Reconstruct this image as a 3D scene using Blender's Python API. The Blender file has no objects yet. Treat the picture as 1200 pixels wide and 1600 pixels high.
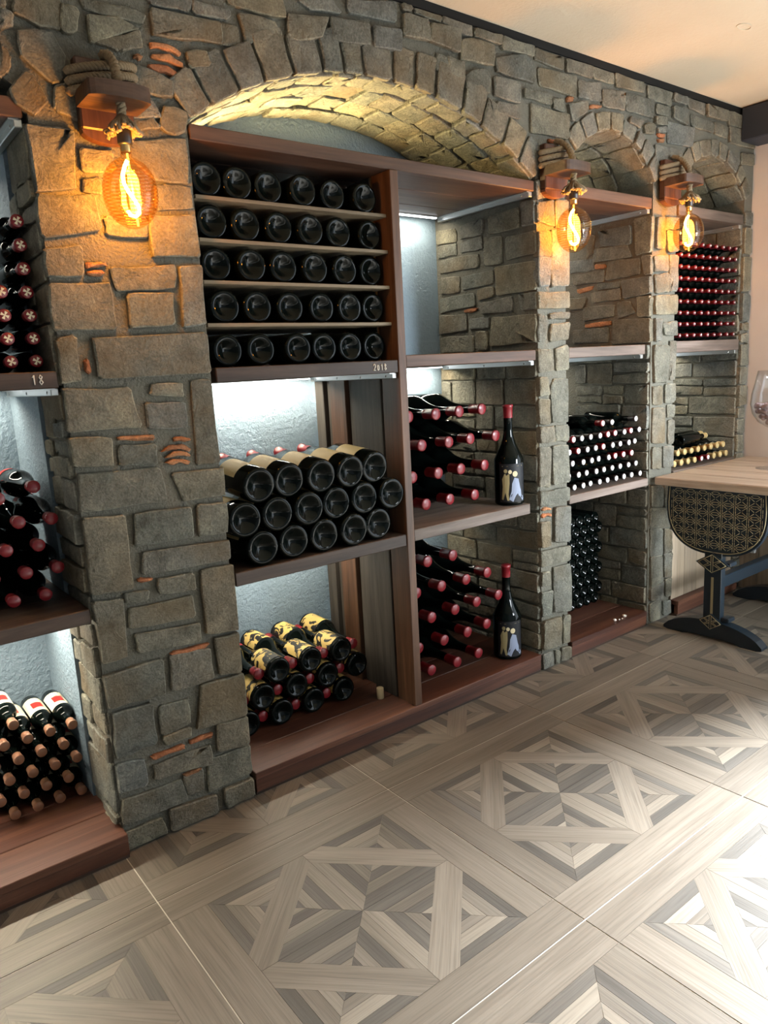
import bpy, bmesh, math, random
from mathutils import Vector, Matrix, Euler
R = random.Random(11)
PI = math.pi
SC = bpy.context.scene
COL = SC.collection

# ------------------------------------------------------------------ camera
def make_camera():
    yaw, pitch, roll = 0.652743, -0.190802, -0.054552
    d = Vector((math.sin(yaw) * math.cos(pitch), math.cos(yaw) * math.cos(pitch), math.sin(pitch)))
    r = Vector((math.cos(yaw), -math.sin(yaw), 0))
    u = r.cross(d)
    r2 = r * math.cos(roll) + u * math.sin(roll)
    u2 = -r * math.sin(roll) + u * math.cos(roll)
    cd = bpy.data.cameras.new('camera')
    cd.sensor_fit = 'VERTICAL'
    cd.sensor_height = 36
    cd.lens = 1148.45 / 1600 * 36
    cd.clip_start = 0.02
    co = bpy.data.objects.new('camera', cd)
    m = Matrix((r2, u2, -d)).transposed().to_4x4()
    m.translation = (-0.539, -2.0807, 1.3851)
    co.matrix_world = m
    COL.objects.link(co)
    SC.camera = co
make_camera()

# ------------------------------------------------------------------ light and exposure
SC.view_settings.view_transform = 'Standard'
SC.view_settings.look = 'None'
SC.view_settings.gamma = 1
SC.view_settings.use_curve_mapping = False
SC.view_settings.exposure = 0.0
SC.cycles.max_bounces = 7
SC.cycles.diffuse_bounces = 4
SC.cycles.glossy_bounces = 3
SC.cycles.transparent_max_bounces = 24
SC.cycles.sample_clamp_indirect = 4.0
W = bpy.data.worlds.new('world')
W.use_nodes = True
W.node_tree.nodes['Background'].inputs[0].default_value = (0.86, 0.95, 1.0, 1)
W.node_tree.nodes['Background'].inputs[1].default_value = 0.14
SC.world = W
def light(name, kind, loc, rot=(0, 0, 0), energy=10, color=(1, 1, 1), **kw):
    l = bpy.data.lights.new(name, kind)
    l.energy = energy
    l.color = color
    for k, v in kw.items():
        setattr(l, k, v)
    o = bpy.data.objects.new(name, l)
    o.location = loc
    o.rotation_euler = rot
    COL.objects.link(o)
    return o
def aim(o, d):
    o.rotation_euler = Vector(d).to_track_quat('-Z', 'Y').to_euler()
# low sun through the opening in the right wall, and the daylight of that opening
s = light('sun', 'SUN', (6, -3, 5), energy=54.0, color=(0.93, 0.97, 1.0), angle=math.radians(21))
aim(s, (-0.80, 0.10, -0.60))
s = light('daylight_opening', 'AREA', (3.66, -2.35, 1.2), energy=70, color=(0.80, 0.91, 1.0), shape='RECTANGLE', size=2.0, size_y=2.1)
aim(s, (-1, 0.15, -0.05))
s = light('daylight_front', 'AREA', (1.2, -4.0, 1.35), energy=12, color=(0.80, 0.91, 1.0), shape='RECTANGLE', size=4.2, size_y=2.2)
aim(s, (-0.25, 1, -0.05))

s = light('added_daylight_beam', 'AREA', (3.05, -3.7, 1.75), energy=26, color=(0.88, 0.95, 1.0), shape='RECTANGLE', size=0.9, size_y=0.9, spread=math.radians(42))  # unseen source: narrow area light added to brighten the right-hand piers
aim(s, (-0.50, 3.7, -0.60))

# ------------------------------------------------------------------ helpers
class MB:
    def __init__(s):
        s.v = []; s.f = []; s.m = []; s.sm = []
    def add(s, vs, fs, mi=0, smooth=False):
        o = len(s.v)
        s.v += [tuple(p) for p in vs]
        for f in fs:
            s.f.append(tuple(i + o for i in f)); s.m.append(mi); s.sm.append(smooth)
    def box(s, x0, x1, y0, y1, z0, z1, mi=0, b=0.0):
        if b <= 0:
            vs = [(x, y, z) for z in (z0, z1) for y in (y0, y1) for x in (x0, x1)]
            s.add(vs, [(0, 2, 3, 1), (4, 5, 7, 6), (0, 1, 5, 4), (2, 6, 7, 3), (0, 4, 6, 2), (1, 3, 7, 5)], mi)
            return
        # bevelled box: three insets per axis
        vs = []; idx = {}
        X = (x0, x1); Y = (y0, y1); Z = (z0, z1)
        for i in (0, 1):
            for j in (0, 1):
                for k in (0, 1):
                    sx = b if i == 0 else -b; sy = b if j == 0 else -b; sz = b if k == 0 else -b
                    for a in range(3):
                        p = [X[i] + sx, Y[j] + sy, Z[k] + sz]
                        p[a] = (X[i], Y[j], Z[k])[a]
                        idx[i, j, k, a] = len(vs); vs.append(p)
        fs = []
        def q(*k): fs.append(tuple(idx[t] for t in k))
        for v in (0, 1):
            a = [(v, 0, 0, 0), (v, 1, 0, 0), (v, 1, 1, 0), (v, 0, 1, 0)]; q(*(a if v else a[::-1]))
            a = [(0, v, 0, 1), (1, v, 0, 1), (1, v, 1, 1), (0, v, 1, 1)]; q(*(a[::-1] if v else a))
            a = [(0, 0, v, 2), (1, 0, v, 2), (1, 1, v, 2), (0, 1, v, 2)]; q(*(a if v else a[::-1]))
        for u in (0, 1):
            for v in (0, 1):
                q((0, u, v, 1), (1, u, v, 1), (1, u, v, 2), (0, u, v, 2)) if u == v else q((0, u, v, 2), (1, u, v, 2), (1, u, v, 1), (0, u, v, 1))
                q((u, 0, v, 2), (u, 1, v, 2), (u, 1, v, 0), (u, 0, v, 0)) if u == v else q((u, 0, v, 0), (u, 1, v, 0), (u, 1, v, 2), (u, 0, v, 2))
                q((u, v, 0, 0), (u, v, 1, 0), (u, v, 1, 1), (u, v, 0, 1)) if u == v else q((u, v, 0, 1), (u, v, 1, 1), (u, v, 1, 0), (u, v, 0, 0))
        for i in (0, 1):
            for j in (0, 1):
                for k in (0, 1):
                    t = [(i, j, k, 0), (i, j, k, 1), (i, j, k, 2)]
                    q(*(t if (i + j + k) % 2 else t[::-1]))
        s.add(vs, fs, mi)
    def lathe(s, prof, n=24, mi=0, smooth=True, a0=0.0, a1=None, tf=None):
        # prof: list of (r, z); r == 0 allowed at the ends
        full = a1 is None
        m = n if full else n + 1
        vs = []; rings = []
        for r, z in prof:
            if r < 1e-6:
                rings.append([len(vs)]); vs.append((0, 0, z)); continue
            ring = []
            for i in range(m):
                a = (2 * PI * i / n) if full else a0 + (a1 - a0) * i / n
                ring.append(len(vs)); vs.append((r * math.cos(a), r * math.sin(a), z))
            rings.append(ring)
        fs = []
        for a, b in zip(rings, rings[1:]):
            for i in range(n):
                j = (i + 1) % m if full else i + 1
                if len(a) == 1 and len(b) == 1: continue
                if len(a) == 1: fs.append((a[0], b[j], b[i]))
                elif len(b) == 1: fs.append((a[i], a[j], b[0]))
                else: fs.append((a[i], a[j], b[j], b[i]))
        if tf: vs = [tf(p) for p in vs]
        s.add(vs, fs, mi, smooth)
    def tube(s, pts, r, n=8, mi=0, smooth=True, cap=True):
        pts = [Vector(p) for p in pts]
        rs = r if isinstance(r, (list, tuple)) else [r] * len(pts)
        vs = []; up = Vector((0, 0, 1)); last = None
        for i, p in enumerate(pts):
            t = (pts[min(i + 1, len(pts) - 1)] - pts[max(i - 1, 0)]).normalized()
            if last is None:
                a = t.cross(up if abs(t.z) < 0.9 else Vector((1, 0, 0))).normalized()
            else:
                a = (last - t * last.dot(t)).normalized()
            last = a; b = t.cross(a)
            for k in range(n):
                c = 2 * PI * k / n
                vs.append(p + (a * math.cos(c) + b * math.sin(c)) * rs[i])
        fs = []
        for i in range(len(pts) - 1):
            for k in range(n):
                l = (k + 1) % n
                fs.append((i * n + k, i * n + l, (i + 1) * n + l, (i + 1) * n + k))
        if cap:
            fs.append(tuple(range(n))[::-1]); fs.append(tuple((len(pts) - 1) * n + k for k in range(n)))
        s.add(vs, fs, mi, smooth)
    def prism(s, poly, tf, d0, d1, mi=0):
        # poly in 2D, tf(u, v, d) -> 3D
        n = len(poly)
        vs = [tf(u, v, d0) for u, v in poly] + [tf(u, v, d1) for u, v in poly]
        fs = [tuple(range(n))[::-1], tuple(range(n, 2 * n))]
        for i in range(n):
            j = (i + 1) % n
            fs.append((i, j, n + j, n + i))
        s.add(vs, fs, mi)
    def mesh(s, name, mats):
        me = bpy.data.meshes.new(name)
        me.from_pydata(s.v, [], s.f)
        for m in (mats if isinstance(mats, (list, tuple)) else [mats]):
            me.materials.append(m)
        me.polygons.foreach_set('material_index', s.m)
        me.polygons.foreach_set('use_smooth', s.sm)
        me.update()
        return me
    def build(s, name, mats, parent=None, loc=None, rot=None):
        return link(name, s.mesh(name, mats), parent, loc, rot)
def fix_normals(me):
    bm = bmesh.new(); bm.from_mesh(me)
    bmesh.ops.recalc_face_normals(bm, faces=bm.faces)
    bm.to_mesh(me); bm.free()
    return me
def link(name, me, parent=None, loc=None, rot=None):
    o = bpy.data.objects.new(name, me)
    if loc is not None: o.location = loc
    if rot is not None: o.rotation_euler = rot
    COL.objects.link(o)
    if parent is not None: o.parent = parent
    return o
def tag(o, label=None, cat=None, group=None, kind=None):
    if label: o['label'] = label
    if cat: o['category'] = cat
    if group: o['group'] = group
    if kind: o['kind'] = kind
    return o
def thing(name, label, cat, loc=(0, 0, 0), rot=(0, 0, 0), group=None):
    return tag(link(name, None, None, loc, rot), label, cat, group)
def dup(root, loc=None, rot=None, label=None):
    r = root.copy(); COL.objects.link(r)
    if loc is not None: r.location = loc
    if rot is not None: r.rotation_euler = rot
    if label: r['label'] = label
    for ch in root.children:
        c = ch.copy(); COL.objects.link(c); c.parent = r
        for g in ch.children:
            d = g.copy(); COL.objects.link(d); d.parent = c
    return r

# ------------------------------------------------------------------ materials
def nodes(name):
    m = bpy.data.materials.new(name); m.use_nodes = True
    nt = m.node_tree
    return m, nt, nt.nodes['Principled BSDF']
def N(nt, t, **kw):
    n = nt.nodes.new(t)
    for k, v in kw.items(): setattr(n, k, v)
    return n
def ramp(nt, fac, stops):
    r = N(nt, 'ShaderNodeValToRGB')
    e = r.color_ramp.elements
    while len(e) < len(stops): e.new(0.5)
    for el, (p, c) in zip(e, stops):
        el.position = p; el.color = (*c, 1)
    nt.links.new(fac, r.inputs[0])
    return r.outputs[0]
def noise(nt, vec, scale, detail=4, rough=0.55, dist=0.0):
    n = N(nt, 'ShaderNodeTexNoise')
    n.inputs['Scale'].default_value = scale
    n.inputs['Detail'].default_value = detail
    n.inputs['Roughness'].default_value = rough
    n.inputs['Distortion'].default_value = dist
    if vec is not None: nt.links.new(vec, n.inputs['Vector'])
    return n.outputs['Fac']
def mathn(nt, op, a, b=None):
    n = N(nt, 'ShaderNodeMath', operation=op)
    for i, x in enumerate((a, b)):
        if x is None: continue
        if isinstance(x, (int, float)): n.inputs[i].default_value = x
        else: nt.links.new(x, n.inputs[i])
    return n.outputs[0]
def mix(nt, fac, a, b, mode='MIX'):
    n = N(nt, 'ShaderNodeMix', data_type='RGBA', blend_type=mode)
    for i, x in ((0, fac), (6, a), (7, b)):
        if isinstance(x, (int, float)): n.inputs[i].default_value = x
        elif isinstance(x, tuple): n.inputs[i].default_value = (*x, 1)
        else: nt.links.new(x, n.inputs[i])
    return n.outputs[2]
def bump(nt, bs, h, strength, dist):
    b = N(nt, 'ShaderNodeBump')
    b.inputs['Strength'].default_value = strength
    b.inputs['Distance'].default_value = dist
    nt.links.new(h, b.inputs['Height'])
    nt.links.new(b.outputs[0], bs.inputs['Normal'])
def plain(name, c, rough=0.5, spec=0.5, metal=0.0, emit=None, es=0.0):
    m, nt, b = nodes(name)
    b.inputs['Base Color'].default_value = (*c, 1)
    b.inputs['Roughness'].default_value = rough
    b.inputs['Specular IOR Level'].default_value = spec
    b.inputs['Metallic'].default_value = metal
    if emit:
        b.inputs['Emission Color'].default_value = (*emit, 1)
        b.inputs['Emission Strength'].default_value = es
    return m
def objvec(nt, scale=(1, 1, 1), rnd=0.0):
    tc = N(nt, 'ShaderNodeTexCoord'); mp = N(nt, 'ShaderNodeMapping')
    mp.inputs['Scale'].default_value = scale
    nt.links.new(tc.outputs['Object'], mp.inputs['Vector'])
    oi = N(nt, 'ShaderNodeObjectInfo')
    if rnd:
        cx = N(nt, 'ShaderNodeCombineXYZ')
        v = mathn(nt, 'MULTIPLY', oi.outputs['Random'], rnd)
        for i in range(3): nt.links.new(v, cx.inputs[i])
        nt.links.new(cx.outputs[0], mp.inputs['Location'])
    return mp.outputs[0], oi.outputs['Random']
def stone_mat(name, cols, bs=1.0, lift=1.0, blot=0.5):
    m, nt, b = nodes(name)
    v, rnd = objvec(nt, (1, 1, 1), 7.0)
    k = len(cols)
    base = ramp(nt, rnd, [((i + 0.5) / k, tuple(q * lift for q in c)) for i, c in enumerate(cols)])
    n1 = noise(nt, v, 13, 8, 0.66, 0.4)
    sh = ramp(nt, n1, [(0.28, (0.55, 0.54, 0.51)), (0.5, (0.95, 0.95, 0.95)), (0.74, (1.45, 1.42, 1.32))])
    c = mix(nt, 1.0, base, sh, 'MULTIPLY')
    n3 = noise(nt, v, 150, 4, 0.7)
    c = mix(nt, 0.8, c, ramp(nt, n3, [(0.34, (0.66, 0.66, 0.66)), (0.5, (1, 1, 1)), (0.68, (1.4, 1.4, 1.38))]), 'MULTIPLY')
    n2 = noise(nt, v, 3.6, 3, 0.5)
    c = mix(nt, ramp(nt, n2, [(0.5, (0, 0, 0)), (0.68, (blot, blot, blot))]), c, (0.19, 0.125, 0.055))
    nt.links.new(c, b.inputs['Base Color'])
    b.inputs['Roughness'].default_value = 0.8
    b.inputs['Specular IOR Level'].default_value = 0.25
    h = mathn(nt, 'ADD', mathn(nt, 'MULTIPLY', noise(nt, v, 95, 8, 0.75), 0.5), mathn(nt, 'MULTIPLY', noise(nt, v, 24, 6, 0.65, 0.8), 1.3))
    bump(nt, b, h, bs, 0.022)
    return m
def wood_mat(name, cols, axis=0, rough=0.5, spec=0.4, fine=1.0, val=0.35, sc=1.0, bs=0.35, rnd=9.0):
    m, nt, b = nodes(name)
    s = [11.0 * sc] * 3; s[axis] = 0.9 * sc
    v, rr = objvec(nt, tuple(s), rnd)
    n1 = noise(nt, v, 1.6, 6, 0.6, 0.7)
    c = ramp(nt, n1, [(0.28, cols[0]), (0.5, cols[1]), (0.72, cols[2])])
    s2 = [90.0 * sc * fine] * 3; s2[axis] = 3.0 * sc
    v2, _ = objvec(nt, tuple(s2), rnd)
    n2 = noise(nt, v2, 1.0, 3, 0.6)
    st = ramp(nt, n2, [(0.3, (0.62, 0.62, 0.62)), (0.55, (1.0, 1.0, 1.0))])
    c = mix(nt, 0.75, c, st, 'MULTIPLY')
    k = mathn(nt, 'ADD', mathn(nt, 'MULTIPLY', rr, val), 1.0 - val / 2)
    hs = N(nt, 'ShaderNodeHueSaturation')
    nt.links.new(k, hs.inputs['Value']); nt.links.new(c, hs.inputs['Color'])
    nt.links.new(hs.outputs[0], b.inputs['Base Color'])
    b.inputs['Roughness'].default_value = rough
    b.inputs['Specular IOR Level'].default_value = spec
    bump(nt, b, mathn(nt, 'ADD', n2, n1), bs, 0.002)
    return m
def plaster_mat(name, c0, c1, scale, bs, dist, rough=0.75):
    m, nt, b = nodes(name)
    v, _ = objvec(nt)
    nt.links.new(ramp(nt, noise(nt, v, 2.3, 4), [(0.3, c0), (0.7, c1)]), b.inputs['Base Color'])
    b.inputs['Roughness'].default_value = rough
    b.inputs['Specular IOR Level'].default_value = 0.35
    bump(nt, b, noise(nt, v, scale, 5, 0.6), bs, dist)
    return m
M = {}
ST = [(0.215, 0.21, 0.17), (0.245, 0.232, 0.18), (0.165, 0.175, 0.158), (0.265, 0.243, 0.175), (0.2, 0.21, 0.195), (0.23, 0.203, 0.15), (0.18, 0.187, 0.16)]
M['stone'] = stone_mat('slate_stone', ST)
M['stone_lit_edge'] = stone_mat('slate_stone_lit_edge', ST, 1.0, 1.4, 0.2)  # lighter bevel tone: light caught by the stone edges, put into the colour
M['brick'] = stone_mat('terracotta', [(0.40, 0.15, 0.07), (0.34, 0.165, 0.085), (0.44, 0.20, 0.095)], 0.6)
M['mortar'] = plaster_mat('mortar', (0.125, 0.122, 0.098), (0.185, 0.175, 0.14), 120, 1.0, 0.012, 0.9)
M['plaster_blue'] = plaster_mat('blue_grey_plaster', (0.175, 0.24, 0.295), (0.215, 0.288, 0.345), 75, 0.8, 0.012, 0.6)
M['plaster_white'] = plaster_mat('white_plaster', (0.58, 0.57, 0.575), (0.64, 0.63, 0.63), 40, 0.25, 0.004)
M['ceiling'] = plaster_mat('cream_plaster', (0.53, 0.475, 0.365), (0.58, 0.525, 0.415), 55, 0.5, 0.006, 0.85)
M['grout'] = plain('grout', (0.56, 0.53, 0.47), 0.6, 0.4)
FW = {'D': [(0.077, 0.071, 0.061), (0.099, 0.091, 0.079), (0.126, 0.114, 0.098)], 'M': [(0.133, 0.115, 0.093), (0.163, 0.143, 0.117), (0.192, 0.170, 0.140)],
      'L': [(0.173, 0.150, 0.119), (0.210, 0.184, 0.148), (0.244, 0.217, 0.176)], 'B': [(0.141, 0.120, 0.095), (0.170, 0.147, 0.118), (0.200, 0.175, 0.142)], 'F': [(0.151, 0.130, 0.103), (0.185, 0.160, 0.129), (0.218, 0.192, 0.156)]}
for k, c in FW.items():
    M['fl' + k] = wood_mat('floor_oak_' + {'D': 'dark', 'M': 'mid', 'L': 'light', 'B': 'border', 'F': 'frame'}[k], c, 0, 0.44, 0.4, 1.6, 0.24, 1.4, 0.25)
DW = [(0.024, 0.015, 0.011), (0.05, 0.03, 0.021), (0.088, 0.056, 0.041)]
M['wx'] = wood_mat('dark_wood_x', DW, 0, 0.5)
M['wy'] = wood_mat('dark_wood_y', DW, 1, 0.5)
M['wz'] = wood_mat('dark_wood_z', [(0.035, 0.018, 0.010), (0.075, 0.036, 0.019), (0.125, 0.063, 0.034)], 2, 0.45, val=0.6)
M['wz_grey'] = wood_mat('grey_wood_z', [(0.026, 0.022, 0.018), (0.052, 0.044, 0.036), (0.085, 0.074, 0.06)], 2, 0.6)
M['wx_grey'] = wood_mat('grey_shelf_wood', [(0.07, 0.052, 0.043), (0.13, 0.098, 0.08), (0.2, 0.16, 0.14)], 0, 0.55)
M['red'] = wood_mat('red_brown_plank', [(0.036, 0.013, 0.009), (0.08, 0.029, 0.017), (0.135, 0.058, 0.034)], 0, 0.42, 0.5)
M['beam'] = wood_mat('beam_wood', [(0.036, 0.018, 0.011), (0.072, 0.037, 0.023), (0.12, 0.066, 0.042)], 0, 0.5)
M['bracket_wood'] = wood_mat('bracket_wood', [(0.04, 0.017, 0.011), (0.08, 0.034, 0.02), (0.13, 0.06, 0.036)], 2, 0.4)
M['rackboard'] = wood_mat('thin_board', [(0.10, 0.075, 0.045), (0.16, 0.125, 0.08), (0.22, 0.18, 0.12)], 0, 0.55)
M['tabletop'] = wood_mat('table_oak', [(0.25, 0.19, 0.14), (0.38, 0.305, 0.235), (0.5, 0.42, 0.34)], 1, 0.35, 0.5)
M['panel'] = wood_mat('panel_oak', [(0.26, 0.2, 0.14), (0.33, 0.26, 0.185), (0.39, 0.31, 0.23)], 2, 0.5)
M['glass_black'] = plain('bottle_glass', (0.002, 0.0035, 0.003), 0.05, 0.15)
M['red_capsule'] = plain('red_capsule', (0.165, 0.008, 0.013), 0.32, 0.5)
M['wine_capsule'] = plain('wine_red_capsule', (0.11, 0.010, 0.018), 0.3, 0.5)
M['tan_capsule'] = plain('tan_capsule', (0.27, 0.13, 0.075), 0.38, 0.5)
M['gold_capsule'] = plain('gold_capsule', (0.48, 0.36, 0.16), 0.35, 0.5)
M['white_capsule'] = plain('white_capsule', (0.68, 0.68, 0.66), 0.4, 0.5)
M['dark_capsule'] = plain('dark_capsule', (0.02, 0.017, 0.02), 0.35, 0.5)
M['cream'] = plain('cream_label', (0.62, 0.47, 0.22), 0.55, 0.3)
M['cream_white'] = plain('ivory_label', (0.70, 0.62, 0.45), 0.55, 0.3)
M['red_label'] = plain('red_label_print', (0.5, 0.02, 0.015), 0.5, 0.3)
M['black_label'] = plain('black_label', (0.008, 0.009, 0.012), 0.5, 0.3)
M['print_blue'] = plain('print_grey_blue', (0.24, 0.28, 0.38), 0.6, 0.2)
M['print_tan'] = plain('print_tan', (0.30, 0.25, 0.13), 0.6, 0.2)
M['print_cream'] = plain('print_cream', (0.55, 0.47, 0.3), 0.6, 0.2)
def gold_blotch():
    m, nt, b = nodes('gold_black_label')
    v, r = objvec(nt, (1, 1, 1), 3.0)
    n = noise(nt, v, 21, 3, 0.55, 1.2)
    nt.links.new(ramp(nt, n, [(0.495, (0.006, 0.006, 0.006)), (0.515, (0.60, 0.43, 0.14))]), b.inputs['Base Color'])
    b.inputs['Roughness'].default_value = 0.45
    return m
M['gold_blotch'] = gold_blotch()
M['alu'] = plain('aluminium', (0.55, 0.56, 0.55), 0.35, 0.5, 0.9)
M['steel'] = plain('screw_steel', (0.75, 0.75, 0.74), 0.25, 0.5, 1.0)
M['chalk'] = plain('chalk', (0.66, 0.63, 0.57), 0.9, 0.1)
M['led'] = plain('led_diffuser', (0.9, 0.9, 0.9), 0.5, 0.3, 0, (0.92, 0.97, 1.0), 6.0)
M['black'] = plain('black_plastic', (0.012, 0.011, 0.01), 0.4, 0.5)
M['shadow_gap'] = plain('painted_gap_shade', (0.012, 0.012, 0.012), 0.8, 0.2)  # near-black colour stands in for the shade of the recess
M['rope'] = plaster_mat('jute_rope', (0.17, 0.125, 0.072), (0.3, 0.23, 0.145), 300, 0.8, 0.004, 0.9)
M['brass'] = plain('brass', (0.72, 0.48, 0.2), 0.3, 0.5, 1.0)
M['filament'] = plain('filament', (1, 0.6, 0.2), 0.5, 0.5, 0, (1.0, 0.60, 0.17), 70.0)
M['filament_dim'] = plain('filament_core', (1, 0.6, 0.2), 0.5, 0.5, 0, (1.0, 0.50, 0.08), 4.0)
M['navy'] = plain('navy_paint', (0.010, 0.019, 0.029), 0.28, 0.5)
M['inlay'] = plain('gold_inlay', (0.34, 0.30, 0.18), 0.45, 0.4, 0.2)
M['navy_beam'] = plain('navy_beam_paint', (0.022, 0.03, 0.045), 0.55, 0.4)
M['cork'] = plaster_mat('stained_cork', (0.2, 0.13, 0.15), (0.4, 0.33, 0.33), 60, 0.4, 0.004)
M['cork_plain'] = plain('pale_cork', (0.55, 0.45, 0.28), 0.7, 0.2)
M['crumb'] = plain('white_crumb', (0.75, 0.7, 0.62), 0.8, 0.2)
M['white_plastic'] = plain('white_plastic', (0.5, 0.5, 0.48), 0.4, 0.5)
def clear(name, col, k, rough=0.02):
    m = bpy.data.materials.new(name); m.use_nodes = True
    nt = m.node_tree; nt.nodes.remove(nt.nodes['Principled BSDF'])
    t = N(nt, 'ShaderNodeBsdfTransparent'); t.inputs[0].default_value = (*col, 1)
    g = N(nt, 'ShaderNodeBsdfGlossy'); g.inputs['Roughness'].default_value = rough
    lw = N(nt, 'ShaderNodeLayerWeight')      # pane of glass: reflectance rises at grazing angles, the same on both faces
    f = mathn(nt, 'ADD', mathn(nt, 'MULTIPLY', mathn(nt, 'POWER', lw.outputs['Facing'], 4.0), k), 0.04)
    mx = N(nt, 'ShaderNodeMixShader')
    nt.links.new(f, mx.inputs[0]); nt.links.new(t.outputs[0], mx.inputs[1]); nt.links.new(g.outputs[0], mx.inputs[2])
    nt.links.new(mx.outputs[0], nt.nodes['Material Output'].inputs[0])
    return m
M['bulb_glass'] = clear('amber_ribbed_glass', (0.97, 0.84, 0.62), 0.5)
M['rib_glass'] = clear('amber_rib', (0.94, 0.73, 0.42), 0.8, 0.08)
M['clear_glass'] = clear('clear_glass', (0.95, 0.96, 0.97), 0.7)
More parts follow.
